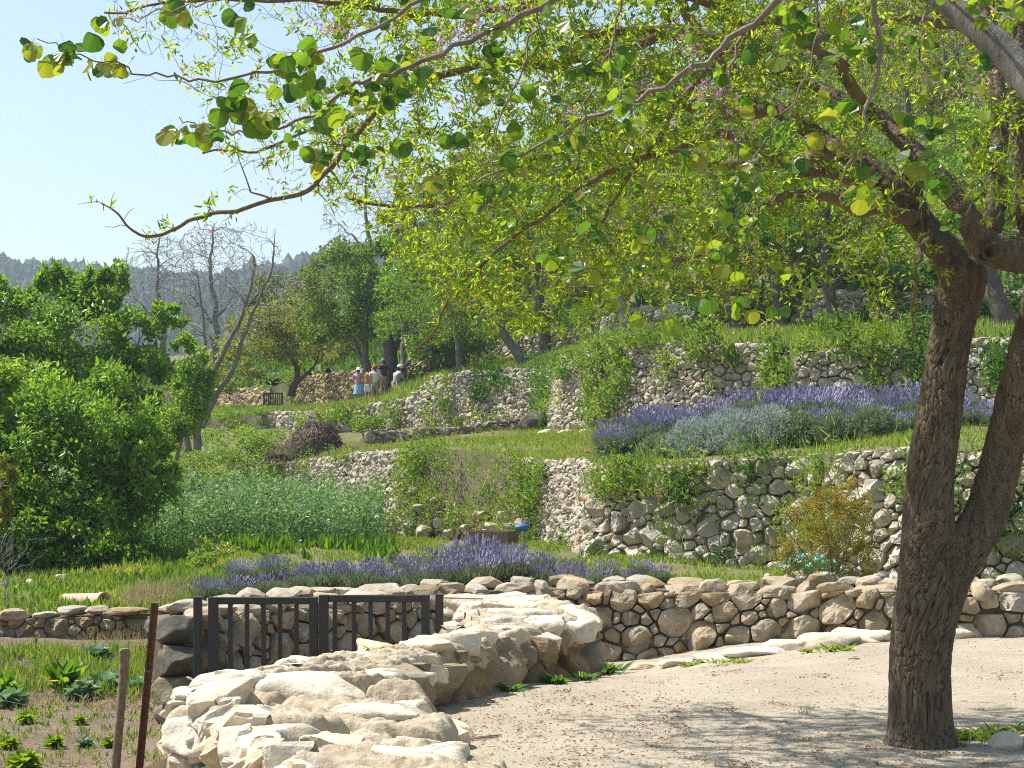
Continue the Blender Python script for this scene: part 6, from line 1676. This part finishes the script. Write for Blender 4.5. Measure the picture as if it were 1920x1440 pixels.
def person(label, p, H, rz, top, bottom, hat=None, hatm=None, hair=True, pose='stand', group='group of people on the far terrace', skirt=False):
    root = empty('person', tuple(p)); tag(root, label, 'person', group); root.rotation_euler = (0, 0, rz)
    s = H / 1.7
    up = .47 if pose == 'sit' else .86
    def sc(L): return [np.array(q) * s for q in L]
    if pose == 'stand':
        J = sc([(0, 0, .92), (0, 0, 1.10), (0, .01, 1.28), (0, 0, 1.42), (0, -.01, 1.50), (0, -.03, 1.60), (0, -.02, 1.68),
                (.10, 0, .86), (.11, -.02, .48), (.11, .02, .08), (.11, -.12, .03), (-.10, 0, .86), (-.10, -.03, .48), (-.10, .02, .08), (-.10, -.12, .03),
                (.19, 0, 1.40), (.25, .0, 1.14), (.22, -.14, .95), (.20, -.20, .88), (-.19, 0, 1.40), (-.25, .01, 1.14), (-.23, -.08, .92), (-.22, -.12, .84)])
    else:
        J = sc([(0, 0, .12), (0, -.04, .30), (0, -.08, .47), (0, -.12, .60), (0, -.15, .67), (0, -.19, .77), (0, -.19, .85),
                (.10, -.05, .12), (.16, -.42, .34), (.16, -.62, .06), (.16, -.74, .04), (-.10, -.05, .12), (-.16, -.42, .32), (-.16, -.62, .06), (-.16, -.74, .04),
                (.18, -.10, .58), (.24, -.22, .36), (.18, -.40, .34), (.14, -.47, .34), (-.18, -.10, .58), (-.24, -.22, .36), (-.18, -.40, .34), (-.14, -.47, .34)])
    E = [(0, 1), (1, 2), (2, 3), (3, 4), (4, 5), (5, 6), (0, 7), (7, 8), (8, 9), (9, 10), (0, 11), (11, 12), (12, 13), (13, 14), (3, 15), (15, 16), (16, 17), (17, 18), (3, 19), (19, 20), (20, 21), (21, 22)]
    Rr = [.13, .12, .135, .10, .055, .095, .075, .085, .058, .04, .035, .085, .058, .04, .035, .06, .043, .033, .035, .06, .043, .033, .035]
    skin_body(J, E, [q * s for q in Rr], 'body', M['skin'], root)
    if pose == 'stand':
        b = [(0, 0, .90), (0, 0, 1.02), (0, 0, 1.16), (0, .01, 1.30), (0, 0, 1.40), (.19, 0, 1.39), (.245, 0, 1.22), (-.19, 0, 1.39), (-.245, 0, 1.22)]
        skin_body(sc(b), [(0, 1), (1, 2), (2, 3), (3, 4), (4, 5), (5, 6), (4, 7), (7, 8)], [q * s for q in (.165, .155, .15, .165, .115, .085, .072, .085, .072)], 'shirt', top, root)
        if skirt:
            loft_rings('skirt', [(0, 0, .50 * s, .25 * s, .2 * s), (0, 0, .7 * s, .22 * s, .17 * s), (0, 0, .95 * s, .17 * s, .13 * s), (0, 0, 1.0 * s, .15 * s, .12 * s)], bottom, root)
        else:
            skin_body(sc([(0, 0, .95), (0, 0, .86), (.10, 0, .78), (.11, -.02, .5), (-.10, 0, .78), (-.10, -.03, .5)]), [(0, 1), (1, 2), (2, 3), (1, 4), (4, 5)], [q * s for q in (.155, .15, .105, .09, .105, .09)], 'shorts', bottom, root)
    else:
        skin_body(sc([(0, 0, .14), (0, -.04, .30), (0, -.08, .46), (0, -.11, .57), (.18, -.10, .57), (.235, -.2, .40), (-.18, -.10, .57), (-.235, -.2, .40)]), [(0, 1), (1, 2), (2, 3), (3, 4), (4, 5), (3, 6), (6, 7)], [q * s for q in (.16, .155, .165, .12, .085, .07, .085, .07)], 'shirt', top, root)
        skin_body(sc([(0, 0, .12), (.10, -.05, .13), (.16, -.42, .34), (-.10, -.05, .13), (-.16, -.42, .32)]), [(0, 1), (1, 2), (0, 3), (3, 4)], [q * s for q in (.16, .12, .085, .12, .085)], 'trousers', bottom, root)
    h = J[5]
    if hair:
        skin_body([h + np.array([0, .02, .075]) * s, h + np.array([0, .06, .0]) * s, h + np.array([0, .07, -.12]) * s], [(0, 1), (1, 2)], [.095 * s, .085 * s, .05 * s], 'hair', M['hair'], root)
    if hat == 'sun':
        loft_rings('hat', [(h[0], h[1], h[2] + .035 * s, .20 * s, .22 * s), (h[0], h[1], h[2] + .05 * s, .115 * s, .125 * s), (h[0], h[1], h[2] + .12 * s, .105 * s, .115 * s), (h[0], h[1], h[2] + .155 * s, .07 * s, .08 * s)], hatm, root)
    elif hat:
        loft_rings('cap', [(h[0], h[1] - .02 * s, h[2] + .02 * s, .112 * s, .125 * s), (h[0], h[1], h[2] + .09 * s, .108 * s, .118 * s), (h[0], h[1], h[2] + .14 * s, .07 * s, .075 * s)], hatm, root)
    # face
    a = Acc(); V, T = ico(1)
    for q, sz in (((.035, -.088, .02), .013), ((-.035, -.088, .02), .013)): a.add(V * sz * s + h + np.array(q) * s, None, T)
    obj('eyes', a.mesh('eyes'), M['hair'], root)
    a = Acc(); a.add(V * np.array([.014, .022, .02]) * s + h + np.array([0, -.1, -.005]) * s, None, T); obj('nose', a.mesh('nose'), M['skin'], root)
    return root
def ground3(x, Y):
    X = (x - HX) / FPX * Y; return np.array([X, Y, T3.near(X, Y)])
for q in [(672, 58.6, 1.66, 2.9, 'c_pink', 'c_sky', 'sun', 'c_white', 'stand', True, 'person in white sun hat, pinkish top and light blue skirt seen from behind'),
          (689, 59.6, 1.45, 2.4, 'c_orange', 'c_white', None, None, 'stand', False, 'person with dark hair and orange top beside the sun hat'),
          (703, 58.8, 1.64, 3.3, 'c_white', 'c_grey', 'cap', 'c_red', 'stand', False, 'person in white shirt and red cap in the middle of the group'),
          (712, 60.0, 1.68, 3.6, 'c_white', 'c_navy', None, None, 'stand', False, 'person with black hair half hidden behind the red cap'),
          (719, 59.2, 1.64, 3.9, 'c_navy', 'c_tan', 'cap', 'c_grey', 'stand', False, 'person in dark shirt and grey cap by the thick trunk'),
          (742, 58.2, 1.6, 2.2, 'c_grey', 'c_tan', 'cap', 'c_white', 'sit', False, 'person in grey sitting on the ground between two trunks')]:
    p = ground3(q[0], q[1])
    want = {672: 706, 689: 712, 703: 703, 712: 702, 719: 703, 742: 719}[q[0]]
    zt = P(q[0], want, q[1])[2]
    H = q[2] if q[8] == 'sit' else float(np.clip(zt - p[2], 1.25, 1.8))
    person(q[10], p, H, q[3], M[q[4]], M[q[5]], q[6], M[q[7]] if q[7] else None, True, q[8], skirt=q[9])
for x, Y, hm, tp, lab in [(1407, 53.0, 'c_cap', 'c_pink', 'person in blue cap and pink shirt high among the hillside trees'), (1428, 53.4, 'c_white', 'c_white', 'person in white hat beside the blue cap high on the hillside')]:
    X = (x - HX) / FPX * Y; gz = T4.near(X, Y); zt = P(x, 510, Y)[2]
    person(lab, (X, Y, gz), float(np.clip(zt - gz, 1.3, 1.85)), 2.6, M[tp], M['c_navy'], 'sun' if hm == 'c_white' else 'cap', M[hm], True, 'stand', 'people on the hillside')

# ------------------------------------------------------------------ details on the path
rr = R(41)
def gpath(x, y):
    Y = 11.0
    for _ in range(25):
        z = path_z((x - HX) / FPX * Y, Y); Y = .5 * Y + .5 * min(18, (EYE - z) * FPX / (y - HY))
    X = (x - HX) / FPX * Y
    return np.array([X, Y, path_z(X, Y)])
a = Acc(); V0, T0 = ico(1)
for k in range(5200):
    x, y = rr.uniform(600, 2000), 1185 + 290 * rr.uniform() ** .7
    c = gpath(x, y); s = rr.uniform(.003, .010) * (1 + 1.5 * (rr.uniform() < .04)) * c[1] / 11
    V = V0 * s * rr.uniform(.6, 1.3, 3) * (1 + .2 * rr.normal(size=(len(V0), 1))) * [1, 1, .6]
    a.add(V + c, None, T0, rr.uniform())
tag(obj('pebbles', a.mesh('pebbles'), M['stone']), 'small pebbles and grit strewn over the sandy path', 'gravel', kind='stuff')
a = Acc()
q = np.array([gpath(rr.uniform(700, 2000), 1195 + 280 * rr.uniform() ** .75) for _ in range(2600)])
cl = np.array([gpath(rr.uniform(800, 1960), 1260 + 190 * rr.uniform()) for _ in range(60)])
q2 = cl[rr.integers(60, size=1300)] + rr.normal(size=(1300, 3)) * [.05, .07, 0]; q2[:, 2] = [path_z(v[0], v[1]) + rr.uniform(0, .012) for v in q2]
q3 = np.array([gpath(rr.uniform(780, 1300), 1290 + 120 * rr.uniform()) for _ in range(600)])
for w, L in ((q, .022), (q2, .026), (q3, .03)):
    n = len(w); leaf_geo(a, w + [0, 0, .004], rdir(rr, n) * [1, 1, .25], rdir(rr, n, 1.2), L * rr.uniform(.5, 1.4, n), L * .42, 'kite', .25, rr.uniform(size=n), .1)
tag(obj('leaf_litter', a.mesh('leaf_litter'), M['litter']), 'brown fallen leaves and blossom scattered on the path', 'leaves', kind='stuff')
a = Acc()
for (x0, y0), (x1, y1) in [((858, 1392), (940, 1380)), ((870, 1390), (935, 1384)), ((846, 1388), (858, 1372)), ((1590, 1237), (1612, 1237))]:
    p0, p1 = gpath(x0, y0), gpath(x1, y1); tube_geo(a, [p0 + [0, 0, .008], (p0 + p1) / 2 + [0, 0, .014], p1 + [0, 0, .008]], [.005, .006, .004], 6)
tag(obj('fallen_twigs', a.mesh('fallen_twigs', True), M['twig']), 'dry twigs lying on the path right of the near rock', 'twigs', kind='stuff')
# ledge of bedrock under the boundary wall
root = empty('bedrock_ledge', tuple(gpath(1480, 1222))); tag(root, 'flat pale bedrock ledge at the foot of the boundary wall', 'rock'); loc = np.array(root.location)
for k, (x, y, dx, dy, dz) in enumerate([(1350, 1238, .55, .5, .12), (1430, 1226, .8, .6, .16), (1500, 1216, .75, .6, .18), (1560, 1210, .7, .55, .24), (1610, 1204, .6, .5, .26), (1650, 1202, .4, .4, .2), (1215, 1253, .4, .3, .12), (1275, 1247, .4, .35, .14), (1800, 1196, .5, .4, .2), (1880, 1192, .5, .4, .14)]):
    c = gpath(x, y); rock_obj('rock', c - loc + [0, .1, 0], (dx, dy, dz), 820 + k, M['cap'], root, sub=4, rot=Matrix.Rotation(.2 * math.sin(k), 3, 'Z'), cuts=5, rough=.1)
root = empty('border_stones', tuple(gpath(1900, 1405))); tag(root, 'pair of smooth boulders at the right edge beside the tree foot', 'stones'); loc = np.array(root.location)
for k, (x, y, s) in enumerate([(1886, 1402, .19), (1921, 1398, .13), (1960, 1400, .2)]):
    rock_obj('stone', gpath(x, y) - loc + [0, 0, s * .16], (s * 1.3, s, s * .62), 840 + k, M['cap'], root, sub=4, cuts=4, rough=.06)
# plants at the foot of walls
for k, (x, y, n, L, lab) in enumerate([(1112, 1262, 130, .2, 'fern like plant at the far end of the rock parapet'), (1040, 1282, 60, .11, 'small glossy weed at the shaded foot of the parapet'), (955, 1296, 26, .10, 'little green weed between the parapet stones'), (1095, 1276, 30, .11, 'low weed beside the fern at the parapet foot'),
        (1512, 1224, 22, .09, 'dandelion rosette on the bedrock ledge, left one'), (1555, 1222, 22, .10, 'dandelion rosette on the bedrock ledge, middle one'), (1585, 1220, 26, .10, 'dandelion rosette on the bedrock ledge, right one'), (1380, 1244, 70, .08, 'patch of tiny grey green plants left of the ledge'), (1290, 1250, 40, .08, 'small green tuft at the foot of the boundary wall'), (1525, 1198, 16, .14, 'upright weed growing from the wall above the ledge'), (1405, 1200, 20, .12, 'weed sprouting low in the boundary wall'),
        (1800, 1385, 40, .10, 'dark weed at the right foot of the forked tree'), (1840, 1385, 90, .09, 'mat of green ground cover right of the forked tree'), (1890, 1375, 70, .08, 'mat of ground cover by the smooth boulders'), (685, 1244, 8, .06, 'tiny sprig on top of the rock parapet')]):
    c = gpath(x, y) if k != 14 else np.array([-.95, 12.0, .4]); rr2 = R(860 + k)
    a = Acc(); sp = {7: .14, 12: .2, 13: .18, 0: .09}.get(k, .03)
    q = rr2.normal(size=(n, 3)) * [sp, sp * .7, 0]
    th = rr2.uniform(0, 6.283, n); D = np.stack([np.cos(th) * .8, np.sin(th) * .8, rr2.uniform(.3, 1.3, n)], 1)
    leaf_geo(a, q, D, np.stack([-np.cos(th), -np.sin(th), np.ones(n)], 1), L * rr2.uniform(.5, 1.2, n), L * .26, 'lance', .25, rr2.uniform(size=n), .3)
    tag(obj('weed', a.mesh('weed', True), M['weed_dark'] if k < 4 else M['weed'], None, tuple(c)), lab, 'weed', 'small weeds along the path')

# ------------------------------------------------------------------ air
a = Acc(); box_geo(a, (0, 480, 75), (1500, 1100, 157))
hz = obj('haze', a.mesh('haze')); tag(hz, 'thin blue summer haze over the valley', 'haze', kind='stuff')
t = NT('haze_air'); pv = t.n('ShaderNodeVolumePrincipled')
pv.inputs['Color'].default_value = (.72, .87, 1.0, 1); pv.inputs['Density'].default_value = .0005; pv.inputs['Anisotropy'].default_value = .35
t.l(pv.outputs[0], t.out.inputs['Volume']); hz.data.materials.append(t.m)
